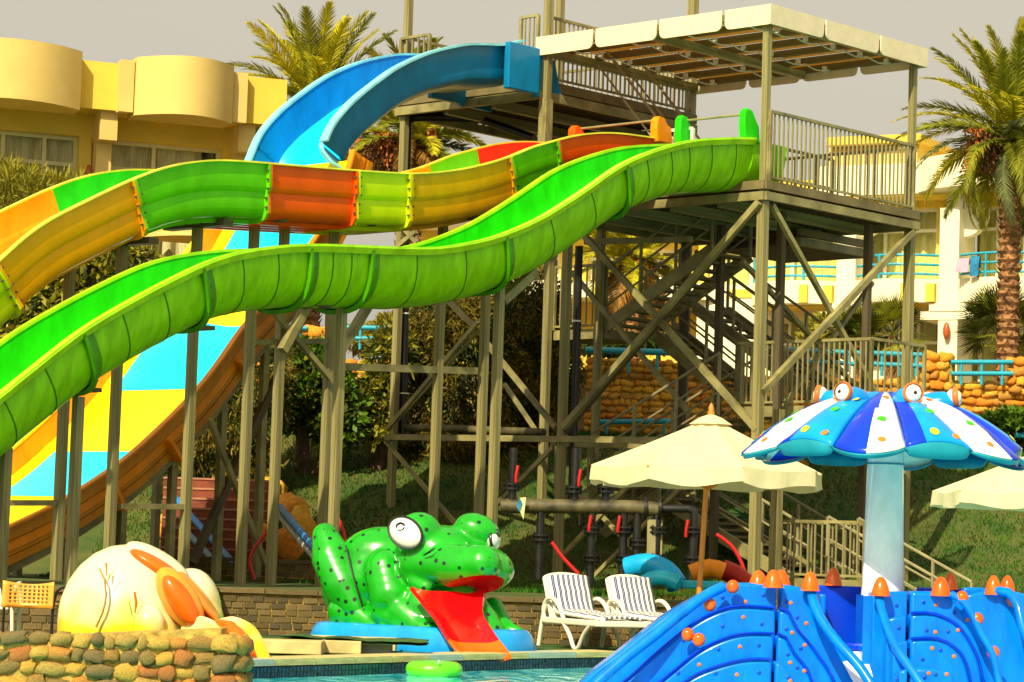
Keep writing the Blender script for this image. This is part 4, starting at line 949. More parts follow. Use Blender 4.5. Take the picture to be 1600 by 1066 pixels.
# ================================================================ VEGETATION
def leafy(ells, n, size, mats, parent, name='foliage', droop=.0, aspect=.35, seed=1, hollow=.55, clump=1.0, kind=None):
    rr = random.Random(seed); mb = MB(); tot = sum(e[1][0] * e[1][1] * e[1][2] for e in ells)
    for c_, r_ in ells:
        c_ = V3(c_); k = int(n * r_[0] * r_[1] * r_[2] / tot)
        for _ in range(k):
            while True:
                q = V3((rr.uniform(-1, 1), rr.uniform(-1, 1), rr.uniform(-1, 1)))
                if hollow < q.length < 1: break
            nz = noise.noise(V3((q.x * 2.3 + c_.x, q.y * 2.3, q.z * 2.3 + c_.z)) * clump)
            if nz < -.12 and rr.random() < .8: continue
            q *= (1 + .35 * nz); p = c_ + V3((q.x * r_[0], q.y * r_[1], q.z * r_[2]))
            d = V3((rr.gauss(0, 1), rr.gauss(0, 1), rr.gauss(0, 1) - droop * 2)) + q * 1.2 * (1 - droop); d.normalize()
            s_ = d.cross(V3((rr.gauss(0, 1), rr.gauss(0, 1), rr.gauss(0, 1)))).normalized(); L = size * rr.uniform(.6, 1.4)
            mi = 0 if nz > .1 else 1
            if len(mats) > 2 and rr.random() < .10: mi = 2
            mb.add([p, p + d * L * .5 + s_ * L * aspect * .5, p + d * L, p + d * L * .5 - s_ * L * aspect * .5], [(0, 1, 2, 3)], mi)
    return part(name, mb, mats, parent, kind=kind)
def leafm(n, c, **k): return pm(n, c, rough=.6, var=.25, scale=3, trans=.25, spec=.3, **k)
M['leaf_dark'] = leafm('dark_leaf', (.05, .07, .007)); M['leaf_brown'] = leafm('olive_brown_leaf', (.17, .125, .012)); M['leaf_mid'] = leafm('olive_leaf', (.30, .28, .016)); M['leaf_yellow'] = leafm('yellow_green_leaf', (.33, .30, .03)); M['leaf_green'] = leafm('fresh_leaf', (.11, .22, .010))
M['bark'] = pm('bark', (.10, .06, .03), rough=.9, var=.3, scale=8, bump=.6)
def bush(name, label, cat, spots, Y, n, size, mats, droop=.0, aspect=.35, seed=1, trunk=True, depth=.8, group=None):
    ells = []
    for (px, py, rx, ry) in spots:
        c_ = at(px, py, Y + (seed % 3) * .1); s_ = Y / FPX; ells.append((c_, (rx * s_, max(rx, ry) * s_ * depth, ry * s_)))
    b0 = ells[0][0]; g = ground(b0.x, b0.y) if b0.y < 49.2 else 4.5
    t = thing(name, label, cat, V3((b0.x, b0.y, g)), group)
    if trunk:
        tb_ = MB()
        for (c_, r_) in ells: tb_.tube([V3((b0.x + (c_.x - b0.x) * .3, b0.y, g - .05)), V3((c_.x, c_.y, (g + c_.z) / 2)), c_], [.09, .06, .02], 7)
        part('trunk', tb_, M['bark'], t, smooth=60)
    leafy(ells, n, size, mats, t, droop=droop, aspect=aspect, seed=seed); return t
bm_ = [M['leaf_brown'], M['leaf_dark'], M['leaf_mid']]
bush('casuarina_tree', 'large dark olive feathery tree behind the left half of the tower', 'tree', [(725, 600, 95, 120), (700, 520, 80, 55), (770, 480, 60, 60), (650, 715, 62, 62), (745, 735, 88, 58)], 46.2, 60000, .13, bm_, .5, .2, 1, depth=.5)
bush('casuarina_tree', 'dark feathery tree right of centre behind the black pipe', 'tree', [(850, 590, 55, 130), (830, 470, 55, 50), (870, 720, 48, 60)], 46.9, 36000, .13, bm_, .5, .2, 2, depth=.4)
bush('casuarina_tree', 'shadowy feathery tree behind the yellow ramp', 'tree', [(345, 670, 75, 90), (400, 600, 60, 80), (290, 720, 50, 60), (370, 730, 62, 60), (330, 760, 50, 40)], 44.0, 26000, .15, bm_, .6, .2, 3)
bush('leafy_shrub', 'rounded green shrub between the double slide posts', 'shrub', [(480, 610, 60, 60), (530, 640, 45, 60), (470, 560, 45, 30)], 45.2, 12000, .13, [M['leaf_green'], M['leaf_dark'], M['leaf_mid']], 0, .5, 4)
bush('leafy_tree', 'dark tree behind the left ends of the slides', 'tree', [(110, 460, 80, 75), (180, 410, 60, 45), (60, 510, 70, 70), (20, 620, 60, 90), (130, 560, 60, 60)], 46, 15000, .2, [M['leaf_mid'], M['leaf_dark'], M['leaf_brown']], .2, .35, 5)
bush('feathery_bush', 'yellow green wispy bush in front of the left hotel windows', 'shrub', [(40, 310, 75, 40), (100, 300, 40, 26), (10, 280, 40, 24)], 47, 6000, .2, [M['leaf_yellow'], M['leaf_mid']], -.4, .12, 6)
bush('leafy_shrub', 'mid green shrub beside the tower foot left of the long pipe', 'shrub', [(590, 640, 40, 60), (610, 560, 40, 50)], 45.5, 5000, .16, [M['leaf_mid'], M['leaf_dark']], .2, .3, 7)
bush('hedge_shrub', 'dark green hedge under the stone wall at the right edge', 'shrub', [(1600, 665, 70, 24), (1480, 690, 40, 12)], 47.8, 5000, .13, [M['leaf_green'], M['leaf_dark']], 0, .5, 8, trunk=False)
bush('hedge_shrub', 'pale yellow green tree behind the crossed braces', 'tree', [(1310, 515, 45, 25), (1290, 535, 40, 20)], 54, 5000, .16, [M['leaf_yellow'], M['leaf_mid']], 0, .4, 9)
bush('leafy_shrub', 'dark shrubs along the terrace above the ochre wall', 'shrub', [(960, 540, 60, 14), (1030, 537, 40, 12)], 51, 2500, .14, [M['leaf_green'], M['leaf_dark']], 0, .5, 10)
bush('leafy_shrub', 'low bright shrub on the bank left of the octopus stem', 'shrub', [(1300, 752, 30, 10), (1440, 745, 22, 8)], 46.5, 1800, .1, [M['leaf_green'], M['leaf_mid']], 0, .5, 11, trunk=False)
bush('leafy_shrub', 'olive bush under the end of the blue rails behind the posts', 'shrub', [(575, 530, 45, 18), (620, 520, 40, 28)], 50.5, 3500, .15, [M['leaf_yellow'], M['leaf_mid']], 0, .35, 12)
# lawn blades
bl = MB(); rr = random.Random(9)
for _ in range(90000):
    x = rr.uniform(-6.5, 10.5); y = rr.uniform(37, 48.8) if x > 3 or x < -1 else rr.uniform(35, 48.8); z = ground(x, y); hgt = rr.uniform(.03, .085); a_ = rr.random() * 6.28; w_ = .012
    bl.add([(x - w_ * math.cos(a_), y - w_ * math.sin(a_), z), (x + w_ * math.cos(a_), y + w_ * math.sin(a_), z), (x + rr.uniform(-.03, .03), y + rr.uniform(-.03, .03), z + hgt)], [(0, 1, 2)], 0 if noise.noise(V3((x * .7, y * .7, 0))) + .5 * noise.noise(V3((x * 2.9, y * 2.9, 1))) > -.12 else 1)
gr = part('lawn_grass', bl, [pm('grass_blade', (.035, .125, .005), rough=.7, var=.3, scale=2, trans=.2, spec=.2), pm('dry_grass_blade', (.11, .11, .015), rough=.7, var=.25, trans=.2, spec=.2)], None, kind='stuff')
# palms
def frond_mesh(name, L, droop, n=34, wl=.42, mat=None, curl=.3, seed=0, vshape=.5):
    rr = random.Random(seed); mb = MB(); pts = []
    for k in range(n + 1):
        t = k / n; a_ = -droop * t ** 1.4; pts.append((t, a_))
    P_ = [V3((0, 0, 0))]
    for k in range(n):
        a_ = -droop * ((k + .5) / n) ** 1.3; P_.append(P_[-1] + V3((math.cos(a_), 0, math.sin(a_))) * (L / n))
    mb.tube(P_[::3] if n % 3 == 0 else P_[::2], [.030 * (1 - .8 * i / len(P_[::2])) for i in range(len(P_[::3] if n % 3 == 0 else P_[::2]))], 4, cap=False)
    for k in range(3, n * 2 + 1):
        t = k / (2 * n); i = min(int(t * n), n - 1); p = P_[i].lerp(P_[i + 1], t * n - i) if t < 1 else P_[-1]; T = (P_[i + 1] - P_[i]).normalized()
        Nn = V3((-T.z, 0, T.x)); ll = wl * (math.sin(math.pi * min(1, .12 + t * .86)) ** .6) * rr.uniform(.85, 1.1)
        for s_ in (-1, 1):
            d = (V3((0, s_, 0)) * .8 + T * (.45 + .5 * t) + Nn * vshape * rr.uniform(.2, 1) - V3((0, 0, curl * rr.random()))).normalized()
            e_ = p + d * ll - V3((0, 0, curl * .12)); wv = T * .017 + Nn * .004
            mb.add([p - wv, p + wv, p + d * ll * .5 + wv * .9, e_, p + d * ll * .5 - wv * .9], [(0, 1, 2, 3, 4)])
    return mb.mesh(name, [mat])
M['frond_y'] = leafm('sunlit_frond', (.55, .50, .015)); M['frond_g'] = leafm('olive_frond', (.28, .30, .018)); M['frond_dk'] = leafm('grey_green_frond', (.16, .19, .06)); M['frond_dry'] = leafm('dry_frond', (.42, .22, .04))  # yellow, olive, grey-green and dry fronds, each its own leaf colour
M['palm_trunk'] = pm('palm_trunk_bark', (.30, .14, .05), rough=.95, var=.4, scale=7, bump=1.0, bscale=14); M['dates'] = pm('date_cluster', (.62, .16, .012), rough=.6, var=.3, scale=9); M['dates_dk'] = pm('dark_date_cluster', (.25, .09, .02), rough=.6, var=.3, scale=9)
def palm(label, px, py, Y, L, n, tpx=None, seed=1, dates=None, trunk_r=.2, dry=0, name='palm_tree', base=None, el=(-25, 82), wl=.42):
    c_ = at(px, py, Y); g = (ground(c_.x, c_.y) if Y < 49 else 4.5) if base is None else base; rr = random.Random(seed)
    t = thing(name, label, 'palm tree', V3((c_.x, c_.y, g)))
    tr_ = MB(); N_ = int(max(2, (c_.z - g) / .16)); pr = []
    for k in range(N_ + 1):
        z = g - .1 + (c_.z - g + .1) * k / N_; pr += [(trunk_r * 1.05, z), (trunk_r * .82, z + .10)]
    tr_.lathe((c_.x, c_.y, 0), pr, 12)
    for k in range(N_ * 9):      # old leaf bases
        a_ = k * 2.39996; z = g + (c_.z - g) * k / (N_ * 9); q = V3((c_.x + math.cos(a_) * trunk_r, c_.y + math.sin(a_) * trunk_r, z)); o_ = V3((math.cos(a_), math.sin(a_), 0)); s_ = o_.cross(ZU)
        tr_.add([q - s_ * .06, q + s_ * .06, q + o_ * .07 + ZU * .11], [(0, 1, 2)])
    part('trunk', tr_, M['palm_trunk'], t)
    fm = [frond_mesh('frond', L, 1.0, mat=M['frond_g'], seed=seed, wl=wl), frond_mesh('frond', L * .95, 1.6, mat=M['frond_g'], seed=seed + 1, curl=.6, wl=wl), frond_mesh('frond', L, .55, mat=M['frond_g'], seed=seed + 2, wl=wl)]
    for k in range(n):
        f = k / n; e_ = rad(el[0] + (el[1] - el[0]) * f ** .8 + rr.uniform(-6, 6)); az = k * 2.39996 + rr.uniform(-.2, .2)
        mm = fm[1] if f < .35 else (fm[0] if f < .7 else fm[2])
        mat = M['frond_dry'] if f < dry else rr.choice([M['frond_y'], M['frond_g'], M['frond_g'], M['frond_dk']] if f < .5 else [M['frond_y'], M['frond_y'], M['frond_g']])
        piece('frond', mm, c_ + V3((math.cos(az) * trunk_r * .5, math.sin(az) * trunk_r * .5, -.1 + .25 * f)), t, (rr.uniform(-.5, .5), -e_, az), (1, 1, 1) if f > .2 else (.9, .9, .9), mat)
    if dates:
        for k, (dx, dy, rx, ry) in enumerate(dates):
            cc = at(px + dx, py + dy, Y - .3); q = MB(); q.tube([c_, c_.lerp(cc, .5) + ZU * .15, cc + ZU * ry / 140], .02, 5)
            for _ in range(150):
                o_ = V3((rr.gauss(0, .4), rr.gauss(0, .4), rr.uniform(-1, 1))); pp = cc + V3((o_.x * rx, o_.y * rx, o_.z * ry)) * (Y / FPX); q.box(pp, .035, .035, .05)
                if _ % 3 == 0: q.tube([cc + ZU * ry * Y / FPX, pp], .006, 3, cap=False)
            part('date_cluster', q, M['dates'] if k % 2 == 0 else M['dates_dk'], t)
    return t
palm('tall date palm with olive fronds and brown dates at the right edge', 1580, 222, 51, 2.25, 66, seed=3, dates=[(-55, 5, 22, 26), (-30, 22, 24, 30), (-62, 30, 14, 20)], trunk_r=.21, el=(-52, 84), wl=.36)
palm('broad date palm rising behind the blue slide', 496, 178, 54, 2.2, 60, seed=5, trunk_r=.22, dates=[(70, 60, 26, 20)], el=(-45, 85), wl=.42)
palm('date palm with orange date bunches left of the tower', 645, 225, 50, 1.4, 44, seed=8, dates=[(-38, 10, 26, 26), (-60, 24, 22, 26), (28, 5, 16, 30), (-20, 25, 20, 24)], trunk_r=.2, dry=.4, el=(-60, 62), wl=.32)
palm('yellowing palm seen through the tower above the stairs', 990, 410, 56, 1.5, 34, seed=11, dates=[(10, 20, 20, 24)], trunk_r=.2, dry=.35, el=(-75, 60))
palm('palm crown peeping out behind the top rail of the blue slide', 640, 150, 60, 1.35, 22, seed=13, trunk_r=.2, el=(-20, 80))
def fanpalm(label, px, py, Y, n, r_, seed, base=4.5):
    c_ = at(px, py, Y); rr = random.Random(seed); t = thing('fan_palm', label, 'palm', V3((c_.x, c_.y, base)))
    part('trunk', MB().tube([V3((c_.x, c_.y, base - .05)), c_], [.14, .1], 8), M['palm_trunk'], t)
    mb = MB(); mb.tube([V3((0, 0, 0)), V3((r_ * .55, 0, 0))], .012, 4)
    for k in range(26):
        a_ = rad(-105 + 210 * k / 25); d = V3((math.cos(a_), math.sin(a_), -.12 * abs(math.sin(a_ * 3)))); s_ = V3((-math.sin(a_), math.cos(a_), 0)) * .018; o_ = V3((r_ * .5, 0, 0)); ll = r_ * .6
        mb.add([o_, o_ + d * ll * .5 + s_, o_ + d * ll, o_ + d * ll * .5 - s_], [(0, 1, 2, 3)])
    me = mb.mesh('fan_leaf', [M['leaf_dark']])
    for k in range(n):
        f = k / n; piece('fan_leaf', me, c_ + ZU * .1 * f, t, (rr.uniform(-.6, .6), -rad(-35 + 115 * f), k * 2.4), None, rr.choice([M['leaf_dark'], M['leaf_dark'], M['frond_g']]))
fanpalm('dark fan palm on the terrace left of the right tower leg', 1345, 532, 53, 22, .75, 1); fanpalm('spiky fan palm between the two right posts of the tower', 1395, 525, 52.5, 24, .78, 2); fanpalm('large fan palm beside the date palm trunk at the right', 1565, 522, 52, 30, .95, 3)
# ================================================================ PLAY FIGURES AND FURNITURE
def blob(name, prims, voxel, mats, parent, sm=6, cut=None, label=None):
    mb = MB()
    for pr in prims:
        if pr[0] == 'e': mb.ell(pr[1], *pr[2], n=24, rot=pr[3] if len(pr) > 3 else None)
        else:
            pts, rs = pr[1], pr[2]
            for i in range(len(pts) - 1):
                k = max(2, int((pts[i + 1] - pts[i]).length / (min(rs[i], rs[i + 1]) * .35)))
                for j in range(k + 1): t = j / k; mb.ell(pts[i].lerp(pts[i + 1], t), rs[i] + (rs[i + 1] - rs[i]) * t, n=14)
    tmp = bpy.data.objects.new('tmp', mb.mesh('tmp')); C.objects.link(tmp)
    md = tmp.modifiers.new('r', 'REMESH'); md.mode = 'VOXEL'; md.voxel_size = voxel
    md = tmp.modifiers.new('s', 'SMOOTH'); md.factor = .6; md.iterations = sm
    if cut:
        tmp.data.materials.append(mats[0]); tmp.data.materials.append(mats[1]); cut.mi = [1] * len(cut.f); cm = cut.mesh('cut', mats); cm.polygons.foreach_set('material_index', cut.mi); co = bpy.data.objects.new('cut', cm); C.objects.link(co)
        bo_ = tmp.modifiers.new('b', 'BOOLEAN'); bo_.object = co; bo_.operation = 'DIFFERENCE'; bo_.solver = 'EXACT'
    dg = bpy.context.evaluated_depsgraph_get(); me = bpy.data.meshes.new_from_object(tmp.evaluated_get(dg))
    if cut: bpy.data.objects.remove(co)
    bpy.data.objects.remove(tmp); me.name = name
    org = ORG[parent.name]; me.transform(Matrix.Translation(-org))
    if not cut:
        me.materials.clear()
        for m_ in (mats if isinstance(mats, (list, tuple)) else [mats]): me.materials.append(m_)
    me.polygons.foreach_set('use_smooth', [True] * len(me.polygons))
    o = bpy.data.objects.new(name, me); C.objects.link(o); o.parent = parent; ORG[o.name] = org; return tag(o, label)
# ---- frog
fm = pm('frog_green', (.005, .36, .008), rough=.22, var=.12, scale=3, coat=.5)
n = fm.node_tree.nodes; l = fm.node_tree.links; b = n['Principled BSDF']
vo = n.new('ShaderNodeTexVoronoi'); vo.inputs['Scale'].default_value = 9; vo.inputs['Randomness'].default_value = .75; tc = n.new('ShaderNodeTexCoord'); l.new(tc.outputs['Object'], vo.inputs['Vector'])
cr = n.new('ShaderNodeValToRGB'); cr.color_ramp.elements[0].position = .20; cr.color_ramp.elements[1].position = .25; l.new(vo.outputs['Distance'], cr.inputs[0])
mx = n.new('ShaderNodeMix'); mx.data_type = 'RGBA'; mx.inputs[6].default_value = (.006, .03, .01, 1); src = b.inputs['Base Color'].links[0].from_socket; l.new(src, mx.inputs[7]); l.new(cr.outputs[0], mx.inputs[0]); l.new(mx.outputs[2], b.inputs['Base Color'])
M['frog'] = fm
fg('frog_red', (.72, .004, .006), coat=.5, rough=.2); fg('frog_tongue_tip', (1, .13, .006)); fg('frog_base', (.01, .33, .85), coat=.4, rough=.25)
M['eye_white'] = pm('eye_white', (.85, .83, .76), rough=.25, var=.02, coat=.4); M['ink'] = pm('black_paint', (.008, .008, .008), rough=.3, coat=.3)
def F(px, py, dy=0): return at(px, py, 29.35 - .0046 * (px - 660) + dy)
S_ = .0070
frog = thing('frog_slide', 'shiny green spotted frog slide with bulging eyes and red tongue chute on a blue base', 'frog slide', V3((F(660, 1000).x, 29.2, 0)))
ax_ = V3((.83, -.55, 0)).normalized(); ay_ = V3((.55, .83, 0)).normalized(); fc = V3((at(661, 900, 29.2).x, 29.25, 0)); ring = []
for (g, z) in ((1.04, 0), (1.05, .05), (1.0, .2), (.965, .25), (.9, .262)):
    rg = []
    for k in range(48):
        a_ = 2 * math.pi * k / 48; cx = math.copysign(abs(math.cos(a_)) ** .7, math.cos(a_)); sy = math.copysign(abs(math.sin(a_)) ** .7, math.sin(a_))
        rg.append(fc + ax_ * (cx * 1.28 * g) + ay_ * (sy * .68 * g) + ZU * z)
    ring.append(rg)
mb = MB().add([p for r_ in ring for p in r_], [(i * 48 + k, i * 48 + (k + 1) % 48, (i + 1) * 48 + (k + 1) % 48, (i + 1) * 48 + k) for i in range(4) for k in range(48)] + [tuple(4 * 48 + k for k in range(48))])
part('base', mb, M['frog_base'], frog, smooth=50)
def fe(px, py, dy, rx, rd, rz, tilt=0): return ('e', F(px, py, dy), (rx * S_, rd * S_, rz * S_), Matrix.Rotation(rad(tilt), 3, 'Y'))
def fcap(*a): return ('c', [F(x, y, d) for x, y, d, r in a], [r * S_ for x, y, d, r in a])
prims = [fcap((650, 908, -.42, 15), (665, 918, -.46, 12)), fe(598, 905, .1, 86, 62, 62), fe(600, 872, .1, 72, 50, 50), fe(560, 920, .1, 60, 60, 55),
         fe(690, 862, 0, 74, 62, 42, 6), fe(742, 888, -.02, 62, 62, 39, 3), fe(672, 892, -.2, 46, 34, 32), fe(700, 905, .1, 55, 50, 26),
         fe(652, 834, -.36, 38, 33, 33, -25), fe(746, 830, .22, 38, 32, 27, 20),
         fcap((655, 880, -.28, 34), (702, 884, -.33, 34), (752, 882, -.30, 31)), fcap((602, 892, -.30, 34), (612, 930, -.34, 36), (605, 948, -.36, 26)),
         fcap((628, 955, -.40, 24), (652, 978, -.46, 17), (674, 985, -.5, 10)), fcap((600, 955, -.4, 22), (640, 984, -.5, 11)),
         fcap((560, 960, -.3, 26), (585, 980, -.40, 12)), fcap((540, 955, -.3, 30), (535, 978, -.38, 14)), fcap((665, 950, -.2, 40), (690, 978, -.25, 22)), fcap((700, 950, .15, 40), (720, 985, .1, 26)),
         fcap((770, 950, .3, 18), (790, 985, .2, 16)), fcap((790, 985, .2, 16), (812, 988, .2, 8)), fcap((755, 990, .1, 14), (780, 992, .0, 12))]
for (x, y) in ((520, 983), (548, 986), (575, 984), (598, 985), (625, 986), (652, 988), (680, 989), (702, 984)): prims.append(fe(x, y, -.52, 10, 12, 9))
body = blob('body', prims, .022, [M['frog'], M['frog_red']], frog, 7, cut=MB().ell(F(734, 926, -.50), 70 * S_, 62 * S_, 24 * S_, 32, rot=Matrix.Rotation(rad(-12), 3, 'Y')))
prims = [fcap((508, 838, -.25, 22), (518, 872, -.28, 33), (538, 915, -.32, 35), (556, 948, -.34, 24))]
blob('hind_leg', prims, .022, M['frog'], frog, 6)
blob('lower_jaw_support', [fcap((720, 940, -.05, 34), (752, 975, -.05, 30), (765, 990, -.05, 26))], .025, M['frog'], frog, 6)
# mouth and tongue
lat = V3((.97, .25, 0)).normalized(); cen = catmull([F(650, 919, -.70), F(666, 941, -.86), F(686, 968, -1.02), F(703, 995, -1.18), F(716, 1012, -1.27), F(724, 1025, -1.45)], .05)
mb = MB(); W_ = .47
prof = [(-.045, .02), (-.03, -.02), (.0, .0), (.05, .022), (.12, .03), (W_ - .12, .03), (W_ - .05, .022), (W_, .0), (W_ + .03, -.02), (W_ + .045, .02)]; bp_ = band(prof, -.03)
fr_ = []
for i, p in enumerate(cen):
    T = (cen[min(i + 1, len(cen) - 1)] - cen[max(i - 1, 0)]).normalized(); N = lat.cross(T); N = N if N.z > 0 else -N; q_ = max(0, 1 - i / (len(cen) * .4)); fr_.append((p, lat * (1 + .55 * q_ ** 1.3), N))
k_ = int(len(fr_) * .72)
mb.loft(fr_[:k_ + 1], bp_); part('tongue_chute', mb, M['frog_red'], frog, smooth=45)
part('tongue_tip', MB().loft(fr_[k_:], bp_), M['frog_tongue_tip'], frog, smooth=45)
def eyeball(px, py, dy, r, look, tilt, parent):
    c_ = F(px, py, dy); q = ZU.rotation_difference(look.normalized()).to_matrix(); q = Matrix.Rotation(rad(tilt), 3, look.normalized()) @ q
    part('eyeball', MB().ell(c_, r * S_ * .86, r * S_ * 1.2, r * S_ * .55, 20, rot=q), M['eye_white'], parent, smooth=60)
    ex = q @ V3((1, 0, 0)); ey = q @ V3((0, 1, 0)); nn = q @ ZU
    part('eye_outline', MB().tube([c_ + ex * (r * S_ * .88 * math.cos(a)) + ey * (r * S_ * 1.22 * math.sin(a)) + nn * .01 for a in [2 * math.pi * j / 28 for j in range(29)]], .017, 6, cap=False), M['ink'], parent, smooth=60)
    pc = c_ + nn * (r * S_ * .50); up_ = (ZU - nn * nn.dot(ZU)).normalized(); pc = pc + up_ * .055 + up_.cross(nn) * -.03 + nn * .002
    sd_ = up_.cross(nn)
    part('pupil', MB().tube([pc + sd_ * (.048 * math.cos(a)) + up_ * (.040 * math.sin(a)) for a in [.3 + 5.9 * j / 22 for j in range(23)]], .011, 5), M['ink'], parent, smooth=60)
eyeball(634, 833, -.60, 25, V3((-.35, -.9, .12)), 38, frog)
eyeball(771, 842, .30, 20, V3((.95, -.25, .15)), 0, frog)
part('nostril', MB().tube([F(662, 868, -.62), F(672, 862, -.64), F(680, 856, -.60)], [.008, .014, .006], 6), M['ink'], frog); part('crease', MB().tube(sag([F(540, 852, -.42), F(547, 880, -.46), F(556, 915, -.5), F(566, 948, -.5)]), .012, 6), M['ink'], frog)
# ---- rabbit
rb_ = pm('rabbit_cream', (.72, .62, .38), rough=.25, var=.03, scale=2, coat=.4)
n = rb_.node_tree.nodes; l = rb_.node_tree.links; b = n['Principled BSDF']; tc = n.new('ShaderNodeTexCoord'); sx = n.new('ShaderNodeSeparateXYZ'); l.new(tc.outputs['Object'], sx.inputs[0])
nz = n.new('ShaderNodeTexNoise'); nz.inputs['Scale'].default_value = 2.2; l.new(tc.outputs['Object'], nz.inputs[0]); ma = n.new('ShaderNodeMath'); ma.operation = 'MULTIPLY_ADD'; ma.inputs[1].default_value = .9; l.new(nz.outputs[0], ma.inputs[0]); l.new(sx.outputs[2], ma.inputs[2])
cr = n.new('ShaderNodeValToRGB'); cr.color_ramp.elements[0].position = .72; cr.color_ramp.elements[0].color = (.84, .58, .02, 1); cr.color_ramp.elements[1].position = 1.25; cr.color_ramp.elements[1].color = (.80, .70, .45, 1); l.new(ma.outputs[0], cr.inputs[0]); l.new(cr.outputs[0], b.inputs['Base Color']); M['rabbit'] = rb_
fg('ear_orange', (.95, .13, .004), coat=.4, rough=.25)
fg('ear_rim', (.92, .33, .03), coat=.3); M['leafpaint'] = pm('green_paint', (.18, .45, .02), rough=.4); M['brownpaint'] = pm('brown_paint', (.42, .20, .02), rough=.4)
def G(px, py, dy=0): return at(px, py, 25.4 + dy)
SG = .0061
rabbit = thing('rabbit_slide', 'glossy cream rabbit shaped play slide with orange ears behind the stone wall', 'rabbit slide', V3((G(230, 1000).x, 25.4, 0)))
def ge(px, py, dy, rx, rd, rz, tilt=0): return ('e', G(px, py, dy), (rx * SG, rd * SG, rz * SG), Matrix.Rotation(rad(tilt), 3, 'Y'))
def gcap(*a): return ('c', [G(x, y, d) for x, y, d, r in a], [r * SG for x, y, d, r in a])
blob('body', [ge(196, 972, 0, 106, 95, 121), ge(160, 985, 0, 70, 85, 80), ge(250, 985, .1, 85, 80, 95), ge(240, 1000, -.35, 40, 40, 45)], .022, M['rabbit'], rabbit, 8)
blob('head', [ge(297, 960, .25, 50, 60, 73), ge(312, 985, .2, 40, 60, 60)], .022, M['rabbit'], rabbit, 8)
blob('thigh', [ge(232, 978, -.55, 26, 22, 32)], .02, M['rabbit'], rabbit, 4)
def ear(pts, r0, flat, matm, name='ear'):
    blob(name, [('c', [G(*p) for p in pts], [x * SG for x in r0])], .018, matm, rabbit, 4)
def plate(name, p0, p1, dy, hw, th, mt):
    A_0, A_1 = G(*p0, dy), G(*p1, dy); d = A_1 - A_0; L_2 = d.length / 2; d.normalize(); up_ = d.cross(V3((0, -1, 0))).normalized(); nn = d.cross(up_).normalized()
    part(name, MB().ell((A_0 + A_1) / 2, L_2, hw * SG, th * SG, 28, rot=Matrix((d, up_, nn)).transposed()), mt, rabbit, smooth=60)
plate('ear', (198, 850), (296, 908), -.05, 19, 34, M['rabbit']); plate('ear_inside', (203, 860), (284, 908), -.22, 13, 26, M['ear_orange'])
plate('ear', (250, 888), (312, 984), -.40, 27, 30, M['ear_rim']); plate('ear_inside', (257, 900), (306, 976), -.54, 18, 16, M['ear_orange'])
plate('ear_stripe', (280, 892), (345, 975), -.12, 9, 44, M['ear_rim'])
# small chute
cen = catmull([G(322, 972, -.3), G(345, 968, -.45), G(368, 978, -.55), G(385, 1005, -.7), G(398, 1040, -.85)], .04); lat = V3((.85, .5, 0)).normalized(); fr_ = []
for i, p in enumerate(cen):
    T = (cen[min(i + 1, len(cen) - 1)] - cen[max(i - 1, 0)]).normalized(); N = lat.cross(T); N = N if N.z > 0 else -N; fr_.append((p - lat * .2, lat, N))
part('chute', MB().loft(fr_, band([(-.06, .12), (-.05, -.01), (0, -.03), (.05, .04), (.28, .04), (.33, -.03), (.38, -.01), (.39, .12)], -.03)), M['rabbit'], rabbit, smooth=50)
part('chute_floor', MB().loft(fr_, [(.05, .035), (.28, .035), (.28, .055), (.05, .055)], caps=False), M['ear_orange'], rabbit, smooth=50)
part('chute_side', MB().loft(fr_, [(-.065, .10), (-.065, .45), (-.02, .45), (-.02, .10)], caps=False), M['rabbit'], rabbit, smooth=50)
blob('chute_groove', [gcap((338, 972, -.62, 5), (360, 980, -.78, 10), (377, 1000, -.92, 10), (388, 1018, -1.0, 8))], .015, M['ear_orange'], rabbit, 4)
part('leg_crease', MB().tube(sag([G(155, 888, -.56), G(163, 905, -.60), G(166, 930, -.62), G(160, 958, -.62), G(150, 980, -.6)]), [.008] + [.014] * 20 if False else .011, 6), M['brownpaint'], rabbit, smooth=60)
part('painted_carrot', MB().tube([G(166, 880, -.57), G(167, 900, -.60)], [.012, .006], 6).tube([G(210, 925, -.66), G(213, 942, -.66), G(211, 958, -.66)], [.012, .014, .006], 6), M['ear_orange'], rabbit, kind=None)
part('painted_leaf', MB().tube([G(168, 909, -.62), G(172, 898, -.62), G(181, 888, -.60)], [.005, .009, .004], 6).tube([G(201, 938, -.66), G(205, 955, -.66), G(207, 965, -.66)], [.005, .008, .004], 6), M['leafpaint'], rabbit)
# ---- octopus canopy
Mc = at(1384, 700, 25.25); MZ = at(1384, 612, 25.25).z; MR = 1.27
fg('oct_cyan', (.002, .30, .85), coat=.15, rough=.2); fg('oct_blue', (.002, .04, .70), coat=.2, rough=.2); fg('oct_white', (.85, .83, .78), coat=.5, rough=.2); fg('oct_teal', (.012, .27, .38), rough=.35); fg('spot_green', (.05, .55, .02)); fg('spot_orange', (.85, .20, .02)); fg('spot_yellow', (.72, .62, .03)); fg('ring_rust', (.60, .16, .03)); fg('stem', (.88, .88, .86), coat=.4, rough=.25)
octo = thing('octopus_canopy', 'blue and white spotted octopus canopy with goggle eyes on a white column', 'play canopy', V3((Mc.x, Mc.y, 0)))
def cap_pt(a, rr_, dz=0, k=None, tt=0):       # a absolute angle, rr_ 0..1.., tt -1..1 across the petal
    r = rr_ * MR; z = MZ - .10 * rr_ - .44 * rr_ ** 2.1 + (.10 * (1 - tt * tt) - .05) * min(1, rr_ * 1.6) * (1 if rr_ < .95 else .7); return V3((Mc.x + r * math.sin(a), Mc.y - r * math.cos(a), z + dz))
NP = 12
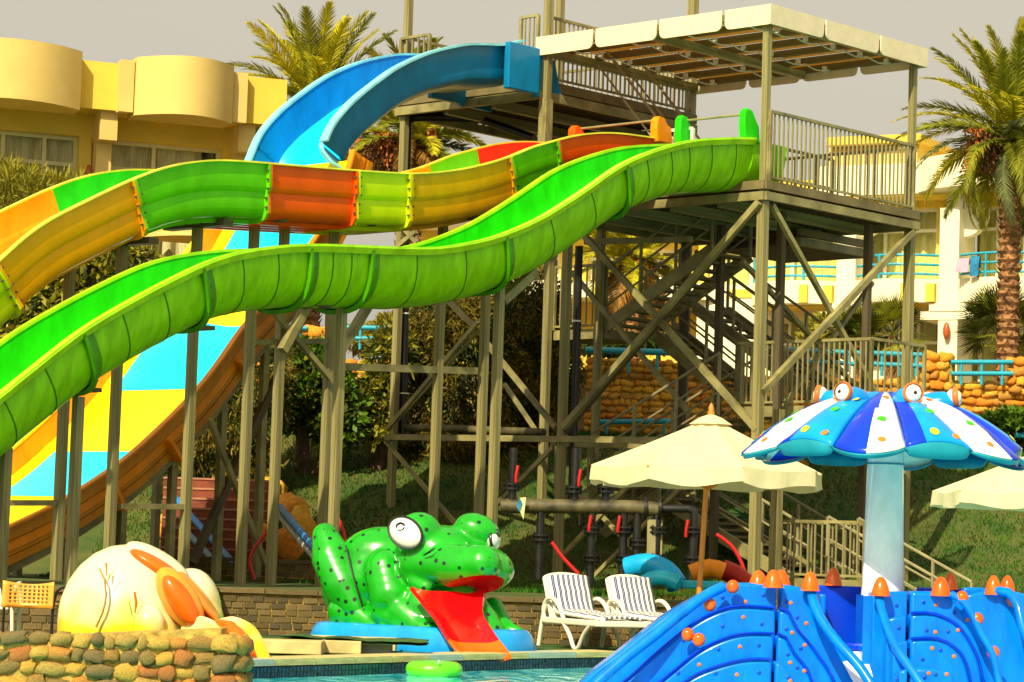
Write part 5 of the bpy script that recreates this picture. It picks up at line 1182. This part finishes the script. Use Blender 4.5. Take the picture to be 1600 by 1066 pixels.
for i in range(NP):
    a0 = rad(15 + 30 * i); hw = rad(15); A_p = (i % 2 == 0); mb = MB(); nu, nv = 14, 18; vs = []
    for iu in range(nu + 1):
        tt = -1 + 2 * iu / nu
        hem = 1.0 + (.125 if not A_p else .0) * (1 - tt * tt)
        for iv in range(nv + 1):
            rr_ = .10 + (hem - .10) * iv / nv; vs.append(cap_pt(a0 + hw * tt * .995, rr_, 0, None, tt))
    for iu in range(nu):
        tt = -1 + 2 * (iu + .5) / nu
        for iv in range(nv):
            f = (iu * (nv + 1) + iv, iu * (nv + 1) + iv + 1, (iu + 1) * (nv + 1) + iv + 1, (iu + 1) * (nv + 1) + iv)
            if A_p: mi = 1 if tt < -.42 else 0
            else: mi = 1 if (tt < -.05 + .25 * (1 - iv / nv)) == (a0 < rad(30) or a0 > rad(200)) else 2
            mb.f.append(f); mb.mi.append(mi)
    mb.v = [tuple(p) for p in vs]
    pt = part('petal', mb, [M['oct_cyan'], M['oct_blue'], M['oct_white']], octo, smooth=40); md = pt.modifiers.new('solid', 'SOLIDIFY'); md.thickness = .02; md.offset = -1
    # hanging hem
    hm = MB(); vs = []
    for iu in range(nu + 1):
        tt = -1 + 2 * iu / nu; hem = 1.0 + (.125 if not A_p else .0) * (1 - tt * tt); p = cap_pt(a0 + hw * tt, hem, 0, None, tt); drop = .02 + (.15 if A_p else .03) * math.sqrt(max(0, 1 - tt * tt)); vs += [p - ZU * .015, p - ZU * drop * .6 - V3((math.sin(a0), -math.cos(a0), 0)) * .03, p - ZU * drop - V3((math.sin(a0), -math.cos(a0), 0)) * .04]
    hm.add(vs, [(k * 3 + j, k * 3 + j + 1, k * 3 + j + 4, k * 3 + j + 3) for k in range(nu) for j in range(2)]); ho = part('hem', hm, M['oct_teal'], pt, smooth=60); md = ho.modifiers.new('solid', 'SOLIDIFY'); md.thickness = .012
    spots = ([(.1, .50, 'orange'), (.45, .46, 'yellow'), (.25, .68, 'green'), (-.1, .93, 'yellow'), (.6, .93, 'orange')] if A_p else [(.35, .42, 'orange'), (.3, .80, 'green'), (.35, 1.0, 'orange')])
    for (ts, rs_, col) in spots:
        if not A_p and a0 > rad(30) and a0 < rad(200): ts = -ts
        a = a0 + hw * ts; c_ = cap_pt(a, rs_, .0, None, ts); e1 = (cap_pt(a + .02, rs_, 0, None, ts) - c_).normalized(); e2 = (cap_pt(a, rs_ + .03, 0, None, ts) - c_).normalized(); nn = e1.cross(e2); nn = (nn if nn.z > 0 else -nn).normalized()
        r_ = .045 if col != 'orange' else .038
        part('spot', MB().ell(c_ + nn * .003, r_, r_, .007, 14, rot=Matrix((e1, nn.cross(e1), nn)).transposed()), M['spot_' + col], pt, smooth=60)
    if A_p:
        ea = a0 - hw * .1; c_ = cap_pt(ea, .47, .045, None, 0); out = V3((math.sin(ea), -math.cos(ea), .10)).normalized(); q = ZU.rotation_difference(out).to_matrix()
        part('brow', MB().ell(c_ - out * .13 - ZU * .035, .108, .125, .22, 20, rot=q), M['oct_cyan'], pt, smooth=60)
        part('eye_ring', MB().lathe(c_ + out * .05, [(.095, -.02), (.103, .0), (.104, .02), (.094, .035), (.086, .03)], 24, ax=out), M['ring_rust'], pt, smooth=60)
        part('eyeball', MB().ell(c_ + out * .035, .092, .092, .075, 20, rot=q), M['eye_white'], pt, smooth=60)
        part('pupil', MB().ell(c_ + out * .106, .02, .02, .01, 12, rot=q), M['ink'], pt, smooth=60)
part('crown', MB().ell(V3((Mc.x, Mc.y, MZ - .12)), .16, .16, .12, 20), M['oct_blue'], octo, smooth=60)
part('column', MB().lathe((Mc.x, Mc.y, 0), [(.22, -.5), (.22, .6), (.195, .9), (.18, 1.6), (.17, 2.05), (.175, MZ - .15)], 32), M['stem'], octo, smooth=50)
part('column_joint', MB().lathe((Mc.x, Mc.y, 0), [(.172, 2.02), (.181, 2.02), (.181, 2.035), (.172, 2.035)], 32), M['oct_teal'], octo)
# ---- blue play castle
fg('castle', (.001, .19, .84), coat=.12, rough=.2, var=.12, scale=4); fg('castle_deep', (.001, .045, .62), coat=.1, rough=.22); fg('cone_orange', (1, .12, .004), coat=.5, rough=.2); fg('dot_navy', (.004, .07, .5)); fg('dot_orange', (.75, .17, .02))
castle = thing('play_castle', 'glossy blue water play castle with wavy climbing steps and orange cones in the pool', 'play structure', V3((at(1250, 1000, 24.3).x, 24.3, -.5)))
def K(px, py, Y): return at(px, py, Y)
def slabp(poly, Y, th, mat='castle', name='step', bev=.03):
    zb_ = at(1200, 1066, Y).z - .35; pts = catmull([K(x, y, Y) for x, y in poly], .06) if len(poly) > 4 else [K(x, y, Y) for x, y in poly]
    if name == 'step' and len(poly) > 4 and Y < Y0 - .15: part('groove', MB().tube([V3((p.x, Y - .004, p.z + .012)) for p in pts if p.z > zb_], .014, 6), M['castle_deep'], castle, smooth=60)  # deep-blue bead paints in the shade of the crease along inner steps
    pts = [V3((p.x, Y, max(p.z, zb_))) for p in pts]; pts = [V3((pts[0].x, Y, zb_))] + pts + [V3((pts[-1].x, Y, zb_))]
    return part(name, MB().prism(pts, V3((0, th, 0))), M[mat], castle, smooth=35, bevel=bev)
LL = [([(880, 1100), (920, 1055), (965, 1020), (1005, 988), (1045, 958), (1085, 935), (1120, 918), (1150, 911), (1214, 913)], [(1219, 913), (1250, 918), (1268, 930), (1278, 965), (1300, 1000), (1330, 1025), (1352, 1100)]),
      ([(935, 1100), (985, 1058), (1040, 1010), (1085, 975), (1125, 955), (1160, 949), (1212, 952)], [(1217, 952), (1232, 958), (1246, 985), (1268, 1012), (1300, 1060), (1312, 1100)]),
      ([(990, 1100), (1040, 1060), (1090, 1020), (1130, 1000), (1165, 992), (1209, 992)], [(1214, 992), (1228, 998), (1240, 1022), (1262, 1050), (1280, 1100)]),
      ([(1030, 1100), (1080, 1060), (1130, 1040), (1170, 1032), (1206, 1032)], [(1211, 1032), (1224, 1040), (1240, 1062), (1254, 1100)])]
Y0 = 24.9
rr = random.Random(4)
def dots(x0, x1, yf, Y, n_):
    n_ = int(n_ * 1.3 + .5)
    for k in range(n_):
        px = x0 + (x1 - x0) * (k + .5) / n_ + rr.uniform(-4, 4); c_ = K(px, yf(px) + rr.uniform(-9, 9), Y - .004)
        part('dot', MB().ell(c_, .019, .004, .019, 10), M['dot_orange' if k % 2 else 'dot_navy'], castle, smooth=60)
for k, (a, b_) in enumerate(LL):
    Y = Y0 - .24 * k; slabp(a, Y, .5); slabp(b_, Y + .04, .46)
    if k < 4: dots(1040 - 10 * k + 20, 1205, lambda x, k=k: [935, 972, 1012, 1050][k] + max(0, (1130 - x)) * .55, Y, 4); dots(1224, 1262, lambda x, k=k: [940, 985, 1025, 1060][k] + (x - 1224) * .8, Y + .04, 3)
RLs = [([(1364, 925), (1418, 924)], [(1423, 924), (1470, 925), (1500, 930), (1520, 955), (1535, 985), (1550, 1020), (1560, 1045), (1566, 1100)]),
       ([(1386, 968), (1400, 965), (1416, 962)], [(1423, 960), (1460, 961), (1495, 978), (1518, 1010), (1532, 1045), (1540, 1100)]),
       ([(1396, 1008), (1418, 1001)], [(1423, 1000), (1465, 1000), (1492, 1014), (1510, 1040), (1522, 1100)]),
       ([(1405, 1050), (1418, 1045)], [(1423, 1044), (1460, 1044), (1488, 1054), (1500, 1100)])]
for k, (a, b_) in enumerate(RLs):
    Y = Y0 - .12 - .22 * k; slabp(a, Y, .4, bev=.015); slabp(b_, Y, .45)
    dots(1435, 1520 - 12 * k, lambda x, k=k: [942, 980, 1022, 1060][k] + max(0, x - 1480) * .6, Y, 3); dots(1398, 1412, lambda x, k=k: [950, 988, 1028, 1062][k], Y, 1)
# smooth bannister curling down the left of the right hand steps
def ban(pts, Ya, Yb, r_, mat='castle', name='bannister'):
    P_ = catmull([K(x, y, Ya + (Yb - Ya) * i / (len(pts) - 1)) for i, (x, y) in enumerate(pts)], .06)
    return part(name, MB().tube(P_, r_, 12), M[mat], castle, smooth=60)
ban([(1372, 926), (1378, 955), (1388, 985), (1402, 1015), (1425, 1048), (1450, 1085)], 24.7, 24.0, .042); ban([(1268, 928), (1276, 955), (1294, 985), (1316, 1012), (1345, 1045), (1370, 1085)], 24.85, 24.2, .048)
ban([(1130, 917), (1100, 932), (1060, 962), (1020, 995), (975, 1030), (930, 1070)], 24.72, 24.3, .05)
slabp([(1349, 930), (1349, 931), (1372, 932), (1372, 933)], 24.85, .5, 'castle', 'side_panel', .01)
part('tower_wall', MB().box(K(1312, 985, 25.75) - ZU * .2, .56, .06, 1.25), M['castle_deep'], castle, bevel=.02); part('tower_wall', MB().box(K(1280, 990, 25.5) - ZU * .2, .06, .5, 1.15), M['castle'], castle, bevel=.02)
part('ledge', MB().box(K(1325, 1010, 25.3), .40, .4, .07), M['castle_deep'], castle, bevel=.02)
part('white_chute', MB().add([K(1308, 1018, 25.1), K(1352, 1018, 25.1), K(1362, 1050, 24.7), K(1372, 1100, 24.3), K(1352, 1100, 24.3), K(1330, 1060, 24.7)], [(0, 5, 2, 1), (5, 4, 3, 2)]), M['stem'], castle)
part('back_wall', MB().box(K(1482, 990, 25.35) - ZU * .15, .62, .06, 1.15), M['castle_deep'], castle, bevel=.02)
bw_ = [(1512, 918), (1545, 919), (1580, 922), (1610, 930), (1650, 950)]
slabp([(1505, 918), (1545, 919), (1580, 923), (1612, 932), (1700, 960)], 25.1, .08, 'castle', 'back_wall', .02)
slabp([(1510, 930), (1540, 924), (1575, 926), (1590, 940), (1600, 975), (1625, 1030), (1640, 1100)], 24.8, .06, 'castle', 'chute_wall', .02)
ban([(1552, 924), (1575, 926), (1590, 945), (1600, 985), (1625, 1035), (1650, 1080)], 24.78, 24.3, .045)
ban([(1485, 928), (1505, 940), (1520, 962), (1533, 990), (1550, 1020), (1560, 1062), (1566, 1090)], 24.62, 24.4, .035)
def cone(px, py, Y, hpx=26, rpx=15):
    c_ = K(px, py, Y); s_ = Y / FPX; hh = hpx * s_; r_ = rpx * s_
    part('cone', MB().lathe(c_ - ZU * .02, [(r_ * 1.08, 0), (r_ * .98, hh * .25), (r_ * .8, hh * .55), (r_ * .55, hh * .82), (r_ * .28, hh * .97), (.001, hh)], 20), M['cone_orange'], castle, smooth=60)
for c_ in ((1185, 914, 25.0), (1208, 915, 24.8, 28, 15), (1220, 913, 25.1), (1266, 920, 24.85, 30, 14), (1302, 912, 25.75, 28, 13), (1376, 928, 24.65, 30, 14), (1470, 928, 24.75, 30, 15), (1485, 918, 25.3, 26, 11), (1552, 926, 24.8, 30, 13), (1574, 922, 25.1, 26, 12)): cone(*c_)
for (px, py, Y) in ((1145, 917, 24.75), (1109, 945, 24.7), (1075, 992, 24.5), (1092, 1000, 24.4), (1503, 934, 24.6), (1527, 968, 24.55), (1552, 1020, 24.5), (1583, 938, 24.74), (1600, 975, 24.7)):
    part('knob', MB().ell(K(px, py, Y), .06, .05, .065, 14), M['cone_orange'], castle, smooth=60)
# ---- loungers
M['lounger_white'] = pm('white_plastic', (.78, .74, .60), rough=.35, var=.03)
sm_ = bpy.data.materials.new('striped_cushion'); sm_.use_nodes = True; n = sm_.node_tree.nodes; l = sm_.node_tree.links; b = n['Principled BSDF']; b.inputs['Roughness'].default_value = .9
tc = n.new('ShaderNodeTexCoord'); sx = n.new('ShaderNodeSeparateXYZ'); l.new(tc.outputs['UV'], sx.inputs[0])
mm = n.new('ShaderNodeMath'); mm.operation = 'MULTIPLY'; mm.inputs[1].default_value = 8; l.new(sx.outputs[0], mm.inputs[0]); fr2 = n.new('ShaderNodeMath'); fr2.operation = 'FRACT'; l.new(mm.outputs[0], fr2.inputs[0])
cr = n.new('ShaderNodeValToRGB'); cr.color_ramp.interpolation = 'CONSTANT'; E_ = cr.color_ramp.elements; E_[0].position = 0; E_[0].color = (.80, .77, .68, 1); E_[1].position = .46; E_[1].color = (.015, .02, .10, 1)
for p_, c_ in ((.64, (.30, .31, .45, 1)), (.76, (.015, .02, .10, 1)), (.95, (.80, .77, .68, 1))): q = E_.new(p_); q.color = c_
l.new(fr2.outputs[0], cr.inputs[0]); l.new(cr.outputs[0], b.inputs['Base Color']); M['stripes'] = sm_
def lounger(ox, oy, label, ang=63):
    f = V3((math.cos(rad(-ang)), math.sin(rad(-ang)), 0)); r = V3((-f.y, f.x, 0)); r = r if r.x > 0 else -r; o = V3((ox, oy, 0)); W = .56
    t = thing('sun_lounger', label, 'sun lounger', o, 'striped loungers in front of the brick wall')
    L_ = lambda s, w_, z: o + f * s + r * w_ + ZU * z
    for w_, side in ((-W / 2 - .03, -1), (W / 2 + .03, 1)):
        q = MB(); q.beam(L_(-.02, w_, .32), L_(1.32, w_, .32), .05, .07); part('side_rail', q, M['lounger_white'], t, bevel=.015)
        for nm, pts in (('front_leg', [(1.15, .31), (.98, .18), (.86, .03), (.76, .03), (.66, .16), (.50, .30)]), ('armrest', [(.02, .33), (.0, .46), (.08, .56), (.22, .57), (.36, .50), (.50, .34)]), ('rear_leg', [(.04, .50), (-.03, .30), (-.10, .02)])):
            q = MB(); P_ = catmull([L_(s, w_, z) for s, z in pts], .04); q.tube(P_, .026, 8); part(nm, q, M['lounger_white'], t, smooth=60)
    q = MB(); q.beam(L_(1.34, -W / 2 - .03, .32), L_(1.34, W / 2 + .03, .32), .05, .07); part('front_rail', q, M['lounger_white'], t, bevel=.015)
    for k in range(8): part('seat_slat', MB().beam(L_(.2 + .14 * k, -W / 2, .33), L_(.2 + .14 * k, W / 2, .33), .09, .02), M['lounger_white'], t)
    bd = (V3((0, 0, 1)) * .90 - f * .42).normalized(); b0 = L_(.14, 0, .34); q = MB(); pts = []; hw = W / 2 + .01
    prof_ = [(-hw, 0), (hw, 0), (hw, .50)] + [(hw * math.cos(a), .50 + .09 * math.sin(a)) for a in [math.pi * j / 12 for j in range(1, 12)]] + [(-hw, .50)]
    q.prism([b0 + r * a + bd * z for a, z in prof_], -f * .035); part('backrest', q, M['lounger_white'], t, bevel=.012)
    # cushion
    path = [(1.36, .362), (1.33, .385)]; pth = []
    for k in range(15): s = 1.34 - k * (1.34 - .22) / 14; pth.append((L_(s, 0, .352 + .05 * k / 14), k))
    for k in range(1, 11): pth.append((L_(.17, 0, .36) + bd * (.035 + k * .048) + f * .02, 14 + k))
    vs = []; fs = []; uv = []; nu = 16; hw2 = W / 2 - .015
    for j, (p, _) in enumerate(pth):
        tdir = (pth[min(j + 1, len(pth) - 1)][0] - pth[max(j - 1, 0)][0]).normalized(); nn = r.cross(tdir); nn = nn if nn.dot(ZU + f) > 0 else -nn
        for iu in range(nu + 1):
            a = -1 + 2 * iu / nu; th = .038 * (1 - abs(a) ** 6) * (.85 + .15 * math.cos(j * 1.6)) + .004; vs.append(p + r * (hw2 * a) + nn * th); uv.append((iu / nu, j / len(pth)))
    fs = [(j * (nu + 1) + i, (j + 1) * (nu + 1) + i, (j + 1) * (nu + 1) + i + 1, j * (nu + 1) + i + 1) for j in range(len(pth) - 1) for i in range(nu)]
    me = MB().add(vs, fs).mesh('cushion', [M['stripes']], ORG[t.name]); uvl = me.uv_layers.new(name='uv')
    for lp in me.loops: uvl.data[lp.index].uv = uv[lp.vertex_index]
    me.polygons.foreach_set('use_smooth', [True] * len(me.polygons)); o_ = bpy.data.objects.new('cushion', me); C.objects.link(o_); o_.parent = t; ORG[o_.name] = ORG[t.name]
    md = o_.modifiers.new('solid', 'SOLIDIFY'); md.thickness = .03; md.offset = 0
lx = at(886, 960, 31.35); lounger(lx.x, 31.35, 'blue and white striped lounger nearer to the frog'); lx = at(984, 960, 31.45); lounger(lx.x, 31.45, 'blue and white striped lounger by the umbrella pole')
# ---- parasols
M['canvas'] = pm('cream_canvas', (.80, .70, .42), rough=.85, var=.04, scale=3, bump=.2, bscale=12, trans=.22); M['pole_wood'] = pm('orange_wood_pole', (.62, .22, .03), rough=.4, var=.12, streak=(10, 10, .6))
def parasol(label, cpx, Y, R_, ytop, yrim, rot=0, drop=.18, tilt=0):
    c_ = at(cpx, yrim, Y); zt_ = at(cpx, ytop, Y).z; zr = at(cpx, yrim, Y).z; t = thing('parasol', label, 'parasol', V3((c_.x, Y, 0))); tl_ = V3((tilt, 0, 0))
    top = V3((c_.x, Y, zt_)) + tl_ * (zt_)
    for k in range(8):
        a0 = rad(rot + 45 * k); a1 = rad(rot + 45 * k + 45); mb = MB(); vs = []; nu, nv = 8, 8
        for iv in range(nv + 1):
            for iu in range(nu + 1):
                f = iv / nv; a = a0 + (a1 - a0) * iu / nu; e0 = V3((math.cos(a0), math.sin(a0), 0)); e1 = V3((math.cos(a1), math.sin(a1), 0)); d = e0.lerp(e1, iu / nu)
                z = zt_ + (zr - zt_) * (f ** .92) - .05 * math.sin(math.pi * iu / nu) * f * (1 - f * .3) + .012 * noise.noise(V3((iu, iv, k)))
                vs.append(V3((c_.x, Y, z)) + d * R_ * f + tl_ * z)
        mb.add(vs, [(j * (nu + 1) + i, j * (nu + 1) + i + 1, (j + 1) * (nu + 1) + i + 1, (j + 1) * (nu + 1) + i) for j in range(nv) for i in range(nu)])
        pn = part('canopy_panel', mb, M['canvas'], t, smooth=60)
        edge = vs[-(nu + 1):]; va = MB(); vv = []
        for iu, p in enumerate(edge):
            d = (p - V3((c_.x, Y, p.z))).normalized(); w_ = .03 * math.sin(iu * 1.9 + k * 2.2); dr = drop * (1 + .12 * math.sin(iu * .8 + k)); vv += [p, p - ZU * dr * .5 + d * (w_ * .5), p - ZU * dr + d * w_]
        va.add(vv, [(i * 3 + j, i * 3 + 3 + j, i * 3 + 4 + j, i * 3 + 1 + j) for i in range(nu) for j in range(2)]); part('valance', va, M['canvas'], pn, smooth=60)
        part('rib', MB().tube([top - ZU * .1, edge[0] - ZU * .03], .014, 5), M['pole_wood'], t)
        part('strut', MB().tube([V3((c_.x, Y, zr - .25)) + tl_ * zr, (top * .45 + edge[0] * .55) - ZU * .04], .012, 5), M['pole_wood'], t)
    part('top_cap', MB().lathe(top, [(.26, -.10), (.14, -.02), (.03, .02), (.001, .03)], 10), M['canvas'], t, smooth=60); part('finial', MB().lathe(top, [(.03, .0), (.045, .04), (.03, .07), (.035, .1), (.012, .15), (.001, .16)], 12), M['pole_wood'], t, smooth=60)
    part('pole', MB().tube([V3((c_.x, Y, .35)), V3((c_.x, Y, zt_)) + tl_ * zt_], .034, 12), M['pole_wood'], t, smooth=60)
    part('base_sleeve', MB().tube([V3((c_.x, Y, 0)), V3((c_.x, Y, .45))], .045, 12).lathe((c_.x, Y, 0), [(.28, 0), (.28, .05), (.05, .09)], 20), M['pipe'], t, smooth=60)
parasol('cream canvas parasol with an orange wooden pole behind the loungers', 1096, 31.6, 1.42, 650, 733, 12, .19, .035)
parasol('cream parasol cut off by the right edge of the photo', 1652, 28.4, 1.32, 690, 772, 30, .15, .0)
# ---- orange chair
M['chair_orange'] = pm('orange_plastic', (.85, .36, .04), rough=.4, var=.05); ch = thing('plastic_chair', 'orange plastic chair with a perforated back and black legs beside the rabbit', 'chair', V3((at(46, 950, 25.9).x, 26.0, 0)))
cx, cz = at(47, 908, 25.9), None; w2 = .24; zt_ = cx.z; zb_ = at(47, 950, 25.9).z; mb = MB()
cols_, rows_ = 11, 7; xs_ = [cx.x - w2 + 2 * w2 * i / cols_ for i in range(cols_ + 1)]; zs_ = [zb_ + (zt_ - zb_) * j / rows_ for j in range(rows_ + 1)]
hole = .012
def cyl_(x, z): return V3((x, 25.9 + .10 * ((x - cx.x) / w2) ** 2 * -1 + .08 * (z - zb_), z + .03 * (1 - ((x - cx.x) / w2) ** 2) * (-1 if z > zt_ - .02 else 0)))
for i in range(cols_):
    for j in range(rows_):
        a, b_, c_, d = V3((xs_[i], 0, zs_[j])), V3((xs_[i + 1], 0, zs_[j])), V3((xs_[i + 1], 0, zs_[j + 1])), V3((xs_[i], 0, zs_[j + 1])); m_ = (a + c_) / 2; o4 = [a, b_, c_, d]
        if 1 <= i <= 9 and 1 <= j <= 5:
            n4 = [m_ + V3((sx_ * hole, 0, sz_ * hole * 1.0)) for sx_, sz_ in ((-1, -1), (1, -1), (1, 1), (-1, 1))]; vs = [cyl_(p.x, p.z) for p in o4 + n4]; mb.add(vs, [(k, (k + 1) % 4, 4 + (k + 1) % 4, 4 + k) for k in range(4)])
        else: mb.add([cyl_(p.x, p.z) for p in o4], [(0, 1, 2, 3)])
o_ = part('backrest', mb, M['chair_orange'], ch, smooth=50); md = o_.modifiers.new('solid', 'SOLIDIFY'); md.thickness = .018
part('seat', MB().box((cx.x, 26.1, .42), .46, .42, .03), M['chair_orange'], ch, bevel=.012)
for sx_ in (-1, 1):
    x = cx.x + sx_ * .235
    part('leg', MB().tube([V3((x, 25.86, 0)), V3((x, 25.88, zb_ + .05))], .014, 8), M['pipe'], ch, smooth=60); part('leg', MB().tube([V3((x, 26.35, 0)), V3((x, 26.30, .42))], .014, 8), M['pipe'], ch, smooth=60)
    part('arm', MB().tube(sag([V3((x, 25.88, .40)), V3((x + sx_ * .03, 25.9, .56)), V3((x + sx_ * .08, 26.05, .60)), V3((x + sx_ * .06, 26.3, .56)), V3((x, 26.32, .42))]), .013, 8), M['pipe'], ch, smooth=60)
wt_ = thing('white_chair', 'white plastic chair half cut off by the left edge beside the orange chair', 'chair', V3((at(-8, 950, 26.2).x, 26.2, 0)))
p = at(-8, 935, 26.2); part('backrest', MB().box(p, .28, .03, .22), M['lounger_white'], wt_, bevel=.02); part('seat', MB().box((p.x, 26.4, .4), .4, .4, .04), M['lounger_white'], wt_, bevel=.015)
for dx in (-.17, .17):
    for dy in (-.0, .36): part('leg', MB().tube([V3((p.x + dx * 1.1, 26.2 + dy, 0)), V3((p.x + dx, 26.22 + dy, .4))], .02, 8), M['lounger_white'], wt_, smooth=60)
part('arm', MB().tube(sag([V3((p.x + .18, 26.2, .56)), V3((p.x + .2, 26.4, .62)), V3((p.x + .2, 26.55, .4))]), .022, 8), M['lounger_white'], wt_, smooth=60)
# ---- float, kids tubes, bits
c_ = gz(678, 1056, -.13); fl = thing('swim_ring', 'bright green inflatable ring floating in the pool before the frog', 'swim ring', V3((c_.x, c_.y, -.15)))
mb = MB()
for i in range(36):
    pass
vs = []; 
for i in range(36):
    a = 2 * math.pi * i / 36
    for j in range(14): b2 = 2 * math.pi * j / 14; rr_ = .19 + .088 * math.cos(b2) * (1 + .03 * math.sin(9 * a)); vs.append(V3((c_.x + rr_ * math.cos(a), c_.y + rr_ * math.sin(a), -.075 + .085 * math.sin(b2))))
mb.add(vs, [(i * 14 + j, ((i + 1) % 36) * 14 + j, ((i + 1) % 36) * 14 + (j + 1) % 14, i * 14 + (j + 1) % 14) for i in range(36) for j in range(14)]); part('ring', mb, pm('lime_vinyl', (.12, .70, .008), rough=.3, coat=.4, var=.05), fl, smooth=60)
part('valve', MB().tube([V3((c_.x + .05, c_.y - .26, .0)), V3((c_.x + .05, c_.y - .28, .02))], .012, 8), M['white_metal'], fl)
fg('tube_blue', (.006, .38, .80)); fg('tube_orange', (.95, .28, .01)); fg('tube_red', (.45, .02, .01))
kt = thing('tube_slide', 'small blue tube slide peeking over the brick wall behind the loungers', 'tube slide', at(1020, 915, 33.6))
part('tube', MB().tube(sag([at(980, 888, 33.8), at(1010, 882, 33.7), at(1040, 892, 33.6), at(1058, 915, 33.5)]), .14, 16), M['tube_blue'], kt, smooth=60); part('outlet', MB().tube(sag([at(1000, 915, 33.3), at(1030, 902, 33.2), at(1062, 912, 33.1)]), .10, 14), pm('tube_cyan', (.01, .55, .9), rough=.3), kt, smooth=60)
kt = thing('tube_slide', 'orange and red tube slide behind the wall to the right of the parasol pole', 'tube slide', at(1130, 915, 33.8))
part('tube', MB().tube(sag([at(1080, 897, 33.8), at(1108, 888, 33.8), at(1130, 894, 33.8)]), .12, 16), M['tube_orange'], kt, smooth=60); part('tube', MB().tube(sag([at(1128, 890, 33.9), at(1148, 898, 33.9), at(1172, 918, 33.9)]), .13, 16), M['tube_red'], kt, smooth=60)
part('tray', MB().box(at(1095, 914, 33.3), .5, .2, .10).box(at(1142, 916, 33.3), .22, .2, .08), pm('tray_cyan', (.01, .55, .8), rough=.35), kt, bevel=.02)
sk = MB(); sk.box(at(585, 1051, 27.05) - ZU * .0, .12, .05, .09); o_ = solo('pool_skimmer', sk, M['coping'], 'small beige skimmer box in the pool wall left of the green ring', 'skimmer')
rb2 = MB().add([at(812, 778, 34.8), at(822, 777, 34.8), at(818, 812, 34.8), at(813, 800, 34.8), at(809, 795, 34.8)], [(0, 1, 2, 3, 4)]).add([at(812, 778, 34.78), at(807, 790, 34.78), at(811, 800, 34.78), at(816, 786, 34.78)], [(0, 1, 2, 3)], 1)
solo('cloth_strip', rb2, [M['frame'], M['teal_cloth']], 'knotted blue and yellow cloth strip tied to the dusty header pipe', 'cloth')
